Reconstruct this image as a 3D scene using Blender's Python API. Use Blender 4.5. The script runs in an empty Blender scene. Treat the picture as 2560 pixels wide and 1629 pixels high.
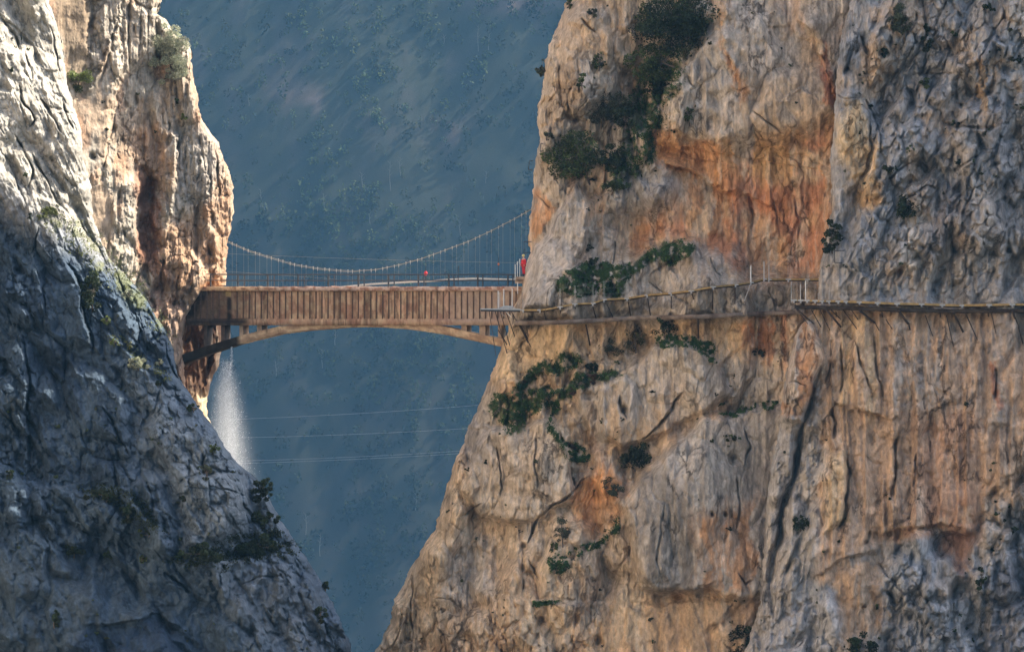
import bpy, bmesh, math, random
import numpy as np
from mathutils import Vector

# ------------------------------------------------------------------ camera, sky, sun, exposure
S = bpy.context.scene
COL = S.collection
MPP = 0.034                    # metres per photograph pixel at 300 m
cam_d = bpy.data.cameras.new("camera")
cam = bpy.data.objects.new("camera", cam_d)
COL.objects.link(cam)
cam.location = (0, 0, 0)
cam.rotation_euler = (math.radians(90), 0, 0)
cam_d.sensor_width = 36.0
cam_d.lens = 36.0 * 300.0 / (2560 * MPP)
cam_d.clip_start = 0.5
cam_d.clip_end = 9000
S.camera = cam

SUN_TO = Vector((0.66, 0.27, 0.70)).normalized()
sun_el = math.asin(SUN_TO.z)
sun_az = math.atan2(SUN_TO.x, SUN_TO.y)
W = bpy.data.worlds.new("World")
S.world = W
W.use_nodes = True
nt = W.node_tree
bg = nt.nodes["Background"]
sky = nt.nodes.new("ShaderNodeTexSky")
sky.sky_type = 'NISHITA'
sky.sun_disc = False
sky.sun_elevation = sun_el
sky.sun_rotation = sun_az
sky.altitude = 300
sky.air_density = 1.0
sky.dust_density = 5.0
sky.ozone_density = 0.4
nt.links.new(sky.outputs[0], bg.inputs[0])
bg.inputs[1].default_value = 0.12
sun_d = bpy.data.lights.new("sun", 'SUN')
sun_d.energy = 3.4
sun_d.angle = math.radians(0.5)
sun_d.color = (1.0, 0.90, 0.74)
sun = bpy.data.objects.new("sun", sun_d)
COL.objects.link(sun)
sun.rotation_euler = SUN_TO.to_track_quat('Z', 'Y').to_euler()
S.view_settings.view_transform = 'Standard'
S.view_settings.look = 'None'
S.view_settings.exposure = 1.85
S.view_settings.gamma = 1.0
S.cycles.use_denoising = True
S.cycles.max_bounces = 6
S.cycles.diffuse_bounces = 3
S.cycles.volume_bounces = 0
S.cycles.volume_step_rate = 3.0
S.cycles.transparent_max_bounces = 12

HAZE_DENSITY = 0.000066
HAZE_COLOR = (0.165, 0.415, 0.72)

# ------------------------------------------------------------------ numeric helpers
rng = np.random.default_rng(7)
TAB = rng.random((4, 256, 256)).astype(np.float32)


def P(u, v, Y):
    """photograph pixel (2560 x 1629) at depth Y -> world point"""
    k = MPP * Y / 300.0
    return ((u - 1280.0) * k, Y, (814.5 - v) * k)


def Pv(u, v, Y):
    return Vector(P(u, v, Y))


def vn(x, y, s=0):
    x = np.asarray(x, np.float32) + 37.1 * s
    y = np.asarray(y, np.float32) + 91.7 * s
    xf = np.floor(x); yf = np.floor(y)
    fx = x - xf; fy = y - yf
    xi = xf.astype(np.int32) & 255; yi = yf.astype(np.int32) & 255
    x1 = (xi + 1) & 255; y1 = (yi + 1) & 255
    fx = fx * fx * fx * (fx * (fx * 6 - 15) + 10)
    fy = fy * fy * fy * (fy * (fy * 6 - 15) + 10)
    T = TAB[s & 3]
    a = T[xi, yi]; b = T[x1, yi]; c = T[xi, y1]; d = T[x1, y1]
    return (a + (b - a) * fx) * (1 - fy) + (c + (d - c) * fx) * fy


def fbm(x, y, s=0, o=4, g=0.5):
    t = 0.0; a = 1.0; n = 0.0
    for i in range(o):
        t = t + a * vn(x, y, s + i)
        n += a; a *= g
        x = x * 2.03; y = y * 2.03
    return t / n


def ridge(x, y, s=0, o=3, g=0.55):
    t = 0.0; a = 1.0; n = 0.0
    for i in range(o):
        t = t + a * (1 - np.abs(2 * vn(x, y, s + i) - 1))
        n += a; a *= g
        x = x * 2.03; y = y * 2.03
    return t / n


def worley(x, y, s=0):
    """facet height (random tilt per cell), F2-F1 and a random value per cell"""
    x = np.asarray(x, np.float32) + 13.3 * s; y = np.asarray(y, np.float32) + 57.9 * s
    xf = np.floor(x); yf = np.floor(y)
    d1 = np.full(x.shape, 9e9, np.float32); d2 = d1.copy()
    fac = np.zeros_like(d1); idv = np.zeros_like(d1)
    for i in (-1, 0, 1):
        for j in (-1, 0, 1):
            ci = (xf + i).astype(np.int32) & 255; cj = (yf + j).astype(np.int32) & 255
            px = xf + i + 0.1 + 0.8 * TAB[0][ci, cj]; py = yf + j + 0.1 + 0.8 * TAB[1][ci, cj]
            dx = x - px; dy = y - py
            d = dx * dx + dy * dy
            gx = TAB[2][ci, cj] * 2 - 1; gy = TAB[3][ci, cj] * 2 - 1
            r = TAB[0][cj, ci]
            f = gx * dx + gy * dy + (r - 0.5)
            m = d < d1
            d2 = np.where(m, d1, np.minimum(d2, d))
            fac = np.where(m, f, fac); idv = np.where(m, r, idv)
            d1 = np.where(m, d, d1)
    return fac, np.sqrt(d2) - np.sqrt(d1), idv


def sst(a, b, x):
    t = np.clip((x - a) / (b - a), 0, 1)
    return t * t * (3 - 2 * t)


def poly_d(U, V, pts, margin):
    """index of points near a polyline, distance and signed side distance"""
    p = np.asarray(pts, np.float32)
    m = (U > p[:, 0].min() - margin) & (U < p[:, 0].max() + margin) & (V > p[:, 1].min() - margin) & (V < p[:, 1].max() + margin)
    idx = np.nonzero(m)
    u = U[idx]; v = V[idx]
    best = np.full(u.shape, 9e9, np.float32); sg = np.ones_like(best); tt = np.zeros_like(best)
    n = len(p) - 1
    for k in range(n):
        ax, ay = p[k]; bx, by = p[k + 1]
        dx, dy = bx - ax, by - ay
        L2 = dx * dx + dy * dy + 1e-6
        t0 = ((u - ax) * dx + (v - ay) * dy) / L2
        t = np.clip(t0, 0, 1)
        ex = u - ax - t * dx; ey = v - ay - t * dy
        d = np.sqrt(ex * ex + ey * ey)
        s = np.sign(dx * (v - ay) - dy * (u - ax))
        w = d < best
        best = np.where(w, d, best); sg = np.where(w, s, sg); tt = np.where(w, (k + t) / n, tt)
    return idx, best, sg, tt


def crack(h, U, V, pts, w, d):
    """a ragged fissure: narrow groove of uneven depth, one lip standing a little proud"""
    w = w * 0.62
    idx, dist, sg, tt = poly_d(U, V, pts, w * 9 + 8)
    if len(dist):
        u = U[idx]; v = V[idx]
        sd = dist * sg + 4.0 * (fbm(u / 20, v / 34, 55, 3) - 0.5) * 2
        taper = sst(0, 0.25, np.minimum(tt, 1 - tt))
        var = 0.35 + 1.1 * vn(u / 17, v / 17, 57)
        ww = w * (0.4 + 0.9 * vn(u / 23, v / 23, 58)) * (0.4 + 0.6 * taper)
        h[idx] -= d * taper * var * np.exp(-(sd / ww) ** 2)
        h[idx] += 0.4 * d * taper * (sst(-w, w, sd) - 0.5) * np.exp(-np.abs(sd) / (5 * w)) * sst(w * 9 + 8, w * 4, dist)


def groove(h, U, V, pts, w, d):
    """clean deep cleft"""
    idx, dist, sg, tt = poly_d(U, V, pts, w * 3)
    if len(dist):
        taper = np.sqrt(np.clip(np.minimum(tt, 1 - tt) * 5, 0.0, 1))
        ww = w * (0.45 + 0.55 * taper) * (0.7 + 0.6 * vn(U[idx] / 40, V[idx] / 40, 66))
        h[idx] -= d * taper * np.exp(-(dist / ww) ** 2)


def step(h, U, V, pts, w, d, L):
    """raise the right-hand side (walking along pts) by d at a ragged line, decaying over L"""
    idx, dist, sg, tt = poly_d(U, V, pts, L * 3 + 10)
    if len(dist):
        u = U[idx]; v = V[idx]
        sd = dist * sg + 9.0 * (fbm(u / 16, v / 16, 61, 4, 0.6) - 0.5) * 2
        taper = sst(0, 0.2, np.minimum(tt, 1 - tt)) * (0.45 + 0.9 * vn(u / 31, v / 31, 63))
        ww = w * (0.35 + 1.3 * vn(u / 27, v / 27, 62))
        h[idx] += d * taper * (sst(-1, 1, sd / ww) - 0.5) * np.exp(-np.abs(sd) / L) * sst(L * 3 + 10, L * 2, dist)


def mask(U, V, pts, soft):
    """1 inside the polygon, 0 outside, blended over soft pixels"""
    out = np.zeros(U.shape, np.float32)
    p = list(pts) + [pts[0]]
    q = np.asarray(p, np.float32)
    mg = soft * 1.2
    m = (U > q[:, 0].min() - mg) & (U < q[:, 0].max() + mg) & (V > q[:, 1].min() - mg) & (V < q[:, 1].max() + mg)
    idx = np.nonzero(m)
    if not len(idx[0]):
        return out
    u = U[idx]; v = V[idx]
    best = np.full(u.shape, 9e9, np.float32); ins = np.zeros(u.shape, bool)
    for k in range(len(p) - 1):
        ax, ay = p[k]; bx, by = p[k + 1]
        dx, dy = bx - ax, by - ay
        t = np.clip(((u - ax) * dx + (v - ay) * dy) / (dx * dx + dy * dy + 1e-6), 0, 1)
        best = np.minimum(best, np.hypot(u - ax - t * dx, v - ay - t * dy))
        if ay != by:
            c = (ay > v) != (by > v)
            ins ^= c & (u < (bx - ax) * (v - ay) / (by - ay) + ax)
    sd = np.where(ins, best, -best)
    out[idx] = sst(-soft, soft, sd)
    return out


def lerp(a, b, t):
    return a + (b - a) * t[..., None]


def C(*a):
    return np.array(a, np.float32)


# ------------------------------------------------------------------ object helpers
def tag(o, label=None, cat=None, group=None, kind=None):
    if label: o["label"] = label
    if cat: o["category"] = cat
    if group: o["group"] = group
    if kind: o["kind"] = kind
    return o


def link_mesh(name, me, mat, parent=None):
    o = bpy.data.objects.new(name, me)
    COL.objects.link(o)
    if mat is not None:
        me.materials.append(mat)
    if parent is not None:
        o.parent = parent
    return o


def empty(name, loc, label, cat, group=None):
    o = bpy.data.objects.new(name, None)
    COL.objects.link(o)
    o.location = loc
    o.empty_display_size = 0.3
    return tag(o, label, cat, group)


def np_mesh(name, verts, faces, col=None, smooth=False):
    """faces: (n,3) or (n,4) int array"""
    me = bpy.data.meshes.new(name)
    verts = np.ascontiguousarray(verts, np.float32); faces = np.ascontiguousarray(faces, np.int32)
    k = faces.shape[1]
    me.vertices.add(len(verts)); me.vertices.foreach_set("co", verts.ravel())
    me.loops.add(faces.size); me.loops.foreach_set("vertex_index", faces.ravel())
    me.polygons.add(len(faces))
    me.polygons.foreach_set("loop_start", np.arange(0, faces.size, k, dtype=np.int32))
    if smooth:
        me.polygons.foreach_set("use_smooth", np.ones(len(faces), bool))
    if col is not None:
        at = me.attributes.new("Col", 'FLOAT_COLOR', 'POINT')
        c4 = np.ones((len(verts), 4), np.float32); c4[:, :3] = col
        at.data.foreach_set("color", c4.ravel())
    me.update(calc_edges=True)
    me.validate()
    return me


class MB:
    """collects boxes, bars and tubes into ONE mesh; coordinates relative to org"""
    def __init__(self, org=(0, 0, 0)):
        self.v = []; self.f = []; self.o = Vector(org)

    def quad_prism(self, a, b):
        """a, b: lists of n points, joined as a closed prism"""
        n = len(a); i = len(self.v)
        for p in list(a) + list(b):
            self.v.append(tuple(Vector(p) - self.o))
        for k in range(n):
            j = (k + 1) % n
            self.f.append((i + k, i + j, i + n + j, i + n + k))
        self.f.append(tuple(i + k for k in reversed(range(n))))
        self.f.append(tuple(i + n + k for k in range(n)))

    def box(self, c, sx, sy, sz, rz=0.0):
        cx, cy, cz = c; ca, sa = math.cos(rz), math.sin(rz)
        def q(x, y, z): return (cx + x * ca - y * sa, cy + x * sa + y * ca, cz + z)
        a = [q(-sx / 2, -sy / 2, -sz / 2), q(sx / 2, -sy / 2, -sz / 2), q(sx / 2, sy / 2, -sz / 2), q(-sx / 2, sy / 2, -sz / 2)]
        b = [(x, y, z + sz) for x, y, z in a]
        self.quad_prism(a, b)

    def bar(self, p, q, r, n=6, r2=None):
        p = Vector(p); q = Vector(q); d = q - p
        if d.length < 1e-6: return
        d.normalize()
        s = d.orthogonal().normalized(); t = d.cross(s)
        r2 = r if r2 is None else r2
        a = [p + (s * math.cos(2 * math.pi * k / n) + t * math.sin(2 * math.pi * k / n)) * r for k in range(n)]
        b = [q + (s * math.cos(2 * math.pi * k / n) + t * math.sin(2 * math.pi * k / n)) * r2 for k in range(n)]
        self.quad_prism(a, b)

    def path(self, pts, r, n=5):
        for k in range(len(pts) - 1):
            ra = r[k] if isinstance(r, (list, tuple)) else r
            rb = r[k + 1] if isinstance(r, (list, tuple)) else r
            self.bar(pts[k], pts[k + 1], ra, n, rb)

    def beam(self, p, q, w, hgt):
        """rectangular bar from p to q, w across (horizontal), hgt high"""
        p = Vector(p); q = Vector(q); d = (q - p).normalized()
        s = d.cross(Vector((0, 0, 1)))
        s = Vector((0, 1, 0)) if s.length < 1e-3 else s.normalized()
        t = s.cross(d).normalized()
        c = [(-w / 2, -hgt / 2), (w / 2, -hgt / 2), (w / 2, hgt / 2), (-w / 2, hgt / 2)]
        self.quad_prism([p + s * x + t * y for x, y in c], [q + s * x + t * y for x, y in c])

    def build(self, name, mat, parent=None, smooth=False):
        me = bpy.data.meshes.new(name)
        me.from_pydata(self.v, [], self.f)
        me.update()
        if smooth:
            for p in me.polygons: p.use_smooth = True
        return link_mesh(name, me, mat, parent)


# ------------------------------------------------------------------ materials
def mat_new(name):
    m = bpy.data.materials.new(name)
    m.use_nodes = True
    n = m.node_tree.nodes
    return m, n, m.node_tree.links, n["Principled BSDF"]


def mat_rock(name, bump=0.5, fine=1.0):
    m, n, l, b = mat_new(name)
    at = n.new("ShaderNodeAttribute"); at.attribute_name = "Col"
    tc = n.new("ShaderNodeTexCoord")
    mp = n.new("ShaderNodeMapping"); mp.inputs["Scale"].default_value = (1.0, 1.0, 0.45)
    l.new(tc.outputs["Object"], mp.inputs[0])
    a = n.new("ShaderNodeTexNoise"); a.inputs["Scale"].default_value = 2.2; a.inputs["Detail"].default_value = 9; a.inputs["Roughness"].default_value = 0.72
    l.new(mp.outputs[0], a.inputs["Vector"])
    c = n.new("ShaderNodeTexNoise"); c.inputs["Scale"].default_value = 0.8; c.inputs["Detail"].default_value = 10; c.inputs["Roughness"].default_value = 0.7; c.inputs["Distortion"].default_value = 1.0
    l.new(mp.outputs[0], c.inputs["Vector"])
    r = n.new("ShaderNodeMapRange"); r.inputs[1].default_value = 0.32; r.inputs[2].default_value = 0.68
    r.inputs[3].default_value = 1 - 0.42 * fine; r.inputs[4].default_value = 1 + 0.36 * fine
    l.new(a.outputs[0], r.inputs[0])
    r2 = n.new("ShaderNodeMapRange"); r2.inputs[1].default_value = 0.35; r2.inputs[2].default_value = 0.65
    r2.inputs[3].default_value = 1 - 0.2 * fine; r2.inputs[4].default_value = 1 + 0.2 * fine
    l.new(c.outputs[0], r2.inputs[0])
    mu = n.new("ShaderNodeMath"); mu.operation = 'MULTIPLY'
    l.new(r.outputs[0], mu.inputs[0]); l.new(r2.outputs[0], mu.inputs[1])
    # thin broken fracture lines
    wv = n.new("ShaderNodeVectorMath"); wv.operation = 'MULTIPLY_ADD'
    l.new(c.outputs["Color"], wv.inputs[0]); wv.inputs[1].default_value = (1.9, 1.9, 1.9); l.new(mp.outputs[0], wv.inputs[2])
    vo = n.new("ShaderNodeTexVoronoi"); vo.feature = 'DISTANCE_TO_EDGE'; vo.inputs["Scale"].default_value = 0.62
    l.new(wv.outputs[0], vo.inputs["Vector"])
    ln = n.new("ShaderNodeMapRange"); ln.interpolation_type = 'SMOOTHSTEP'; ln.inputs[1].default_value = 0.0; ln.inputs[2].default_value = 0.045; ln.inputs[3].default_value = 1.0; ln.inputs[4].default_value = 0.0
    l.new(vo.outputs["Distance"], ln.inputs[0])
    gn = n.new("ShaderNodeTexNoise"); gn.inputs["Scale"].default_value = 0.33; gn.inputs["Detail"].default_value = 4
    l.new(mp.outputs[0], gn.inputs["Vector"])
    gt = n.new("ShaderNodeMapRange"); gt.interpolation_type = 'SMOOTHSTEP'; gt.inputs[1].default_value = 0.50; gt.inputs[2].default_value = 0.62
    l.new(gn.outputs[0], gt.inputs[0])
    fr = n.new("ShaderNodeMath"); fr.operation = 'MULTIPLY'; l.new(ln.outputs[0], fr.inputs[0]); l.new(gt.outputs[0], fr.inputs[1])
    fm = n.new("ShaderNodeMath"); fm.operation = 'MULTIPLY_ADD'; l.new(fr.outputs[0], fm.inputs[0]); fm.inputs[1].default_value = -0.5 * fine; fm.inputs[2].default_value = 1.0
    mu2 = n.new("ShaderNodeMath"); mu2.operation = 'MULTIPLY'; l.new(mu.outputs[0], mu2.inputs[0]); l.new(fm.outputs[0], mu2.inputs[1])
    mu = mu2
    hs = n.new("ShaderNodeMath"); hs.operation = 'MULTIPLY_ADD'; l.new(fr.outputs[0], hs.inputs[0]); hs.inputs[1].default_value = -0.5; l.new(a.outputs[0], hs.inputs[2])
    vm = n.new("ShaderNodeVectorMath"); vm.operation = 'SCALE'
    l.new(at.outputs["Color"], vm.inputs[0]); l.new(mu.outputs[0], vm.inputs["Scale"])
    l.new(vm.outputs[0], b.inputs["Base Color"])
    rg = n.new("ShaderNodeTexNoise"); rg.noise_type = 'RIDGED_MULTIFRACTAL'; rg.inputs["Scale"].default_value = 0.9; rg.inputs["Detail"].default_value = 8
    rg.inputs["Roughness"].default_value = 0.6; rg.inputs["Lacunarity"].default_value = 2.2; rg.inputs["Distortion"].default_value = 0.6
    l.new(mp.outputs[0], rg.inputs["Vector"])
    bq = n.new("ShaderNodeBump"); bq.inputs["Strength"].default_value = bump; bq.inputs["Distance"].default_value = 0.16
    l.new(rg.outputs[0], bq.inputs["Height"])
    bp = n.new("ShaderNodeBump"); bp.inputs["Strength"].default_value = bump; bp.inputs["Distance"].default_value = 0.4
    l.new(hs.outputs[0], bp.inputs["Height"]); l.new(bq.outputs[0], bp.inputs["Normal"]); l.new(bp.outputs[0], b.inputs["Normal"])
    b.inputs["Roughness"].default_value = 0.95
    b.inputs["Specular IOR Level"].default_value = 0.15
    return m


def mat_plain(name, col, rough=0.6, metal=0.0, var=0.25, scale=6.0):
    m, n, l, b = mat_new(name)
    tc = n.new("ShaderNodeTexCoord")
    a = n.new("ShaderNodeTexNoise"); a.inputs["Scale"].default_value = scale; a.inputs["Detail"].default_value = 6
    l.new(tc.outputs["Object"], a.inputs["Vector"])
    r = n.new("ShaderNodeMapRange"); r.inputs[1].default_value = 0.3; r.inputs[2].default_value = 0.7
    r.inputs[3].default_value = 1 - var; r.inputs[4].default_value = 1 + var
    l.new(a.outputs[0], r.inputs[0])
    vm = n.new("ShaderNodeVectorMath"); vm.operation = 'SCALE'
    vm.inputs[0].default_value = col
    l.new(r.outputs[0], vm.inputs["Scale"]); l.new(vm.outputs[0], b.inputs["Base Color"])
    b.inputs["Roughness"].default_value = rough; b.inputs["Metallic"].default_value = metal
    return m


def mat_leaf(name, transl=0.35):
    """leaf colour from the mesh (each leaf its own green)"""
    m, n, l, b = mat_new(name)
    at = n.new("ShaderNodeAttribute"); at.attribute_name = "Col"
    l.new(at.outputs["Color"], b.inputs["Base Color"])
    b.inputs["Roughness"].default_value = 0.55
    b.inputs["Specular IOR Level"].default_value = 0.3
    tr = n.new("ShaderNodeBsdfTranslucent"); l.new(at.outputs["Color"], tr.inputs[0])
    mx = n.new("ShaderNodeMixShader"); mx.inputs[0].default_value = transl
    l.new(b.outputs[0], mx.inputs[1]); l.new(tr.outputs[0], mx.inputs[2])
    l.new(mx.outputs[0], n["Material Output"].inputs["Surface"])
    return m


M_ROCK = mat_rock("limestone", 0.9)
M_ROCKL = mat_rock("sunlit_limestone_left", 0.55)
M_CONC = mat_rock("stained_concrete", 0.25, 0.7)
M_LEAF = mat_leaf("leaf")
M_GRASS = mat_leaf("grass_blade", 0.25)
M_FAR = mat_leaf("far_leaf", 0.2)
M_FAR.node_tree.nodes['Principled BSDF'].inputs['Roughness'].default_value = 1.0
M_FAR.node_tree.nodes['Principled BSDF'].inputs['Specular IOR Level'].default_value = 0.0
M_BARK = mat_plain("bark", (0.11, 0.085, 0.065), 0.9)
M_PALEBARK = mat_plain("pale_bark", (0.13, 0.12, 0.10), 0.9)
M_STEEL = mat_plain("galvanised_steel", (0.36, 0.35, 0.33), 0.4, 0.3, 0.12)
M_STEEL2 = mat_plain("platform_steel", (0.34, 0.37, 0.38), 0.5, 0.2, 0.15)
M_IRON = mat_plain("dark_iron", (0.03, 0.032, 0.038), 0.6)
M_RUST = mat_plain("rusted_iron", (0.04, 0.026, 0.019), 0.85, 0, 0.4)
M_RIB = mat_plain("shaded_rib", (0.085, 0.05, 0.032), 0.85, 0, 0.4)  # dark tone carries the shade of the rib sides
M_WOOD = mat_plain("weathered_planks", (0.27, 0.175, 0.06), 0.75, 0, 0.35, 3)
M_CABLE = mat_plain("wire_rope", (0.24, 0.22, 0.18), 0.5, 0.2, 0.1)
M_WIRE = mat_plain("power_wire", (0.30, 0.31, 0.33), 0.4, 0.2, 0.1)
M_WHITE = mat_plain("white_steel", (0.62, 0.61, 0.57), 0.5, 0, 0.1)
M_RED = mat_plain("red_cloth", (0.55, 0.02, 0.03), 0.8, 0, 0.2)
M_ORANGE = mat_plain("orange_cloth", (0.5, 0.14, 0.06), 0.8)
M_YELLOW = mat_plain("pale_yellow_shell", (0.75, 0.62, 0.25), 0.5)
M_SKIN = mat_plain("skin", (0.45, 0.28, 0.2), 0.6, 0, 0.05)
M_DARKCLOTH = mat_plain("dark_cloth", (0.03, 0.03, 0.035), 0.85)

# ------------------------------------------------------------------ rock palette (real-world albedo)
BEIGE = C(.46, .345, .235); CREAM = C(.56, .45, .32); PALE = C(.56, .49, .40)
GREY = C(.36, .325, .285); BLUEGREY = C(.27, .285, .30); DARK = C(.13, .12, .115)
ORANGE = C(.50, .245, .095); REDBR = C(.34, .13, .06); OCHRE = C(.52, .33, .15); GREEN = C(.07, .09, .035)
TAN = C(.48, .335, .22)


def edge_fn(pts):
    p = np.asarray(pts, np.float32)
    def f(v):
        v = np.asarray(v, np.float32)
        return np.interp(v, p[:, 1], p[:, 0]).astype(np.float32)
    return f


def warp(U, V, a=14.0, s=1):
    return U + a * (fbm(U / 60, V / 80, s, 3) - 0.5) * 2, V + a * (fbm(U / 60 + 9, V / 80 + 4, s + 1, 3) - 0.5) * 2


def cwarp(U, V, s):
    a, b = warp(U, V, 26, s)
    return a + 13 * (fbm(U / 13, V / 17, s + 7, 4, 0.65) - 0.5) * 2, b + 18 * (fbm(U / 13 + 5, V / 17, s + 8, 4, 0.65) - 0.5) * 2


def blocks(U, V, size, ang=0.0, stretch=1.6, s=0):
    """jointed rock: upper envelope of random flat-topped, steep-sided blocks; returns height and nearness to a joint"""
    ca, sa = math.cos(ang), math.sin(ang)
    x = (U * ca + V * sa) / size; y = (-U * sa + V * ca) / (size * stretch)
    wx = fbm(x * 1.1, y * 1.1, s + 3, 4) - 0.5; wy = fbm(x * 1.1 + 7, y * 1.1 + 3, s + 4, 4) - 0.5
    x = (x + 0.5 * wx + 13.3 * s).astype(np.float32); y = (y + 0.5 * wy + 57.9 * s).astype(np.float32)
    xf = np.floor(x); yf = np.floor(y)
    h1 = np.full(x.shape, -0.75, np.float32); h2 = h1.copy()
    for i in (-1, 0, 1):
        for j in (-1, 0, 1):
            ci = (xf + i).astype(np.int32) & 255; cj = (yf + j).astype(np.int32) & 255
            dx = x - (xf + i + 0.05 + 0.9 * TAB[0][ci, cj]); dy = y - (yf + j + 0.05 + 0.9 * TAB[1][ci, cj])
            a0 = TAB[2][ci, cj] * 6.2832
            d = None
            for q, w_ in ((0.0, 1.0), (1.5, 0.8), (2.7, 1.15), (4.0, 0.9), (5.1, 1.1)):
                t = (np.cos(a0 + q) * dx + np.sin(a0 + q) * dy) * w_
                d = t if d is None else np.maximum(d, t)
            r1 = TAB[3][ci, cj]; g1 = TAB[1][cj, ci] - 0.5; g2 = TAB[2][cj, ci] - 0.5
            top = (r1 - 0.5) * 0.9 + 0.95 * g1 * dx + 0.95 * g2 * dy
            hh = np.minimum(top, (r1 - 0.5) * 0.9 - 4.6 * (d - 0.46))
            m = hh > h1
            h2 = np.where(m, h1, np.maximum(h2, hh))
            h1 = np.where(m, hh, h1)
    gate = sst(0.45, 0.62, vn(x * 0.35 + 3, y * 0.35, s + 2))
    return h1, (h1 - h2) * 0.5 + 0.25 * (1 - gate), 0


def flutes(U, V, sx, sy, s=0, o=3):
    w = U + 11 * (fbm(U / 90, V / 220, s + 2, 2) - 0.5) * 2
    return ridge(w / sx, V / sy, s, o)


# ------------------------------------------------------------------ RIGHT BUTTRESS (one mesh)
R1E = edge_fn([(1700, -660), (1560, -250), (1440, -60), (1418, 0), (1402, 40), (1392, 70), (1373, 110), (1362, 160), (1357, 215),
               (1347, 260), (1342, 310), (1350, 345), (1342, 395), (1334, 430), (1332, 500), (1325, 540), (1321, 590), (1326, 632), (1316, 665), (1308, 695),
               (1300, 735), (1290, 755), (1274, 790), (1268, 830), (1252, 870), (1240, 905), (1225, 945), (1210, 985), (1190, 1030), (1170, 1065), (1160, 1105), (1142, 1140),
               (1128, 1180), (1117, 1220), (1106, 1260), (1088, 1320), (1066, 1350), (1040, 1400), (1020, 1430), (1002, 1475), (985, 1500), (976, 1560), (958, 1590), (938, 1629), (905, 1690), (700, 2200), (560, 2700)])
R2E = edge_fn([(2260, -660), (2150, -100), (2128, 0), (2100, 100), (2090, 200), (2086, 300), (2076, 400), (2080, 520), (2064, 600), (2047, 690), (2042, 760),
               (2034, 785), (2016, 800), (2002, 810), (1990, 830), (1978, 870), (1966, 930), (1956, 1000), (1945, 1090), (1925, 1180), (1912, 1320), (1906, 1430), (1902, 1500),
               (1885, 1560), (1862, 1629), (1840, 1700), (1700, 2300), (1640, 2700)])
R1_Y = 294.5
GULLY = [(1809, -60), (1802, 65), (1770, 98), (1698, 183), (1665, 235), (1660, 310), (1644, 352), (1644, 392)]
ALCOVE = [(1655, 335), (1790, 365), (1960, 350), (2100, 290), (2090, 460), (2070, 640), (2040, 705), (1900, 690), (1830, 640), (1700, 600), (1560, 610), (1505, 575), (1520, 530), (1660, 505), (1690, 425), (1640, 395)]
MOUND = [(1362, 705), (1430, 672), (1475, 664), (1590, 640), (1720, 608), (1800, 640), (1862, 700), (1890, 770), (1880, 800), (1290, 800), (1310, 750)]
NOSE = [(1302, 770), (1312, 690), (1332, 640), (1372, 590), (1402, 525), (1435, 470), (1478, 510), (1465, 620), (1410, 690), (1375, 770)]
DOME = [(1562, 1270), (1595, 1204), (1633, 1157), (1719, 1081), (1766, 1047), (1830, 1035), (1940, 1018), (2060, 1012), (2060, 1200), (2040, 1400), (2030, 1490), (1730, 1480), (1608, 1472), (1588, 1380), (1568, 1320)]
BLOCK_LOW = [(1150, 1230), (1195, 1110), (1235, 1075), (1310, 1072), (1385, 1045), (1420, 1125), (1432, 1235), (1350, 1300), (1200, 1300)]
BLOCK_MID = [(1500, 975), (1545, 940), (1660, 850), (1720, 862), (1800, 905), (1830, 990), (1700, 1060), (1560, 1120), (1505, 1080)]
LEDGE_A = [(1225, 1020), (1244, 985), (1268, 980), (1290, 950), (1316, 935), (1385, 903), (1427, 885), (1455, 900), (1430, 925), (1330, 955), (1300, 985), (1331, 992), (1415, 972), (1430, 950), (1490, 945), (1552, 925), (1508, 955), (1440, 988), (1400, 1010), (1370, 1022), (1310, 1068), (1268, 1080), (1244, 1052)]
GRASS_UP = [(1402, 692), (1470, 650), (1500, 662), (1560, 660), (1620, 628), (1720, 604), (1742, 640), (1690, 667), (1640, 652), (1592, 672), (1560, 702), (1545, 738), (1440, 738), (1400, 708)]
GRASS_C = [(1640, 845), (1666, 838), (1719, 844), (1762, 855), (1792, 872), (1812, 905), (1800, 905), (1780, 885), (1745, 872), (1700, 868), (1650, 866)]
GRASS_D = [(1795, 1035), (1850, 1018), (1940, 1008), (1940, 1018), (1880, 1028), (1830, 1040)]
GULLYVEG = [(1590, 190), (1690, 130), (1700, 190), (1660, 240), (1655, 320), (1640, 400), (1570, 450), (1530, 440), (1560, 330)]


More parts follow.
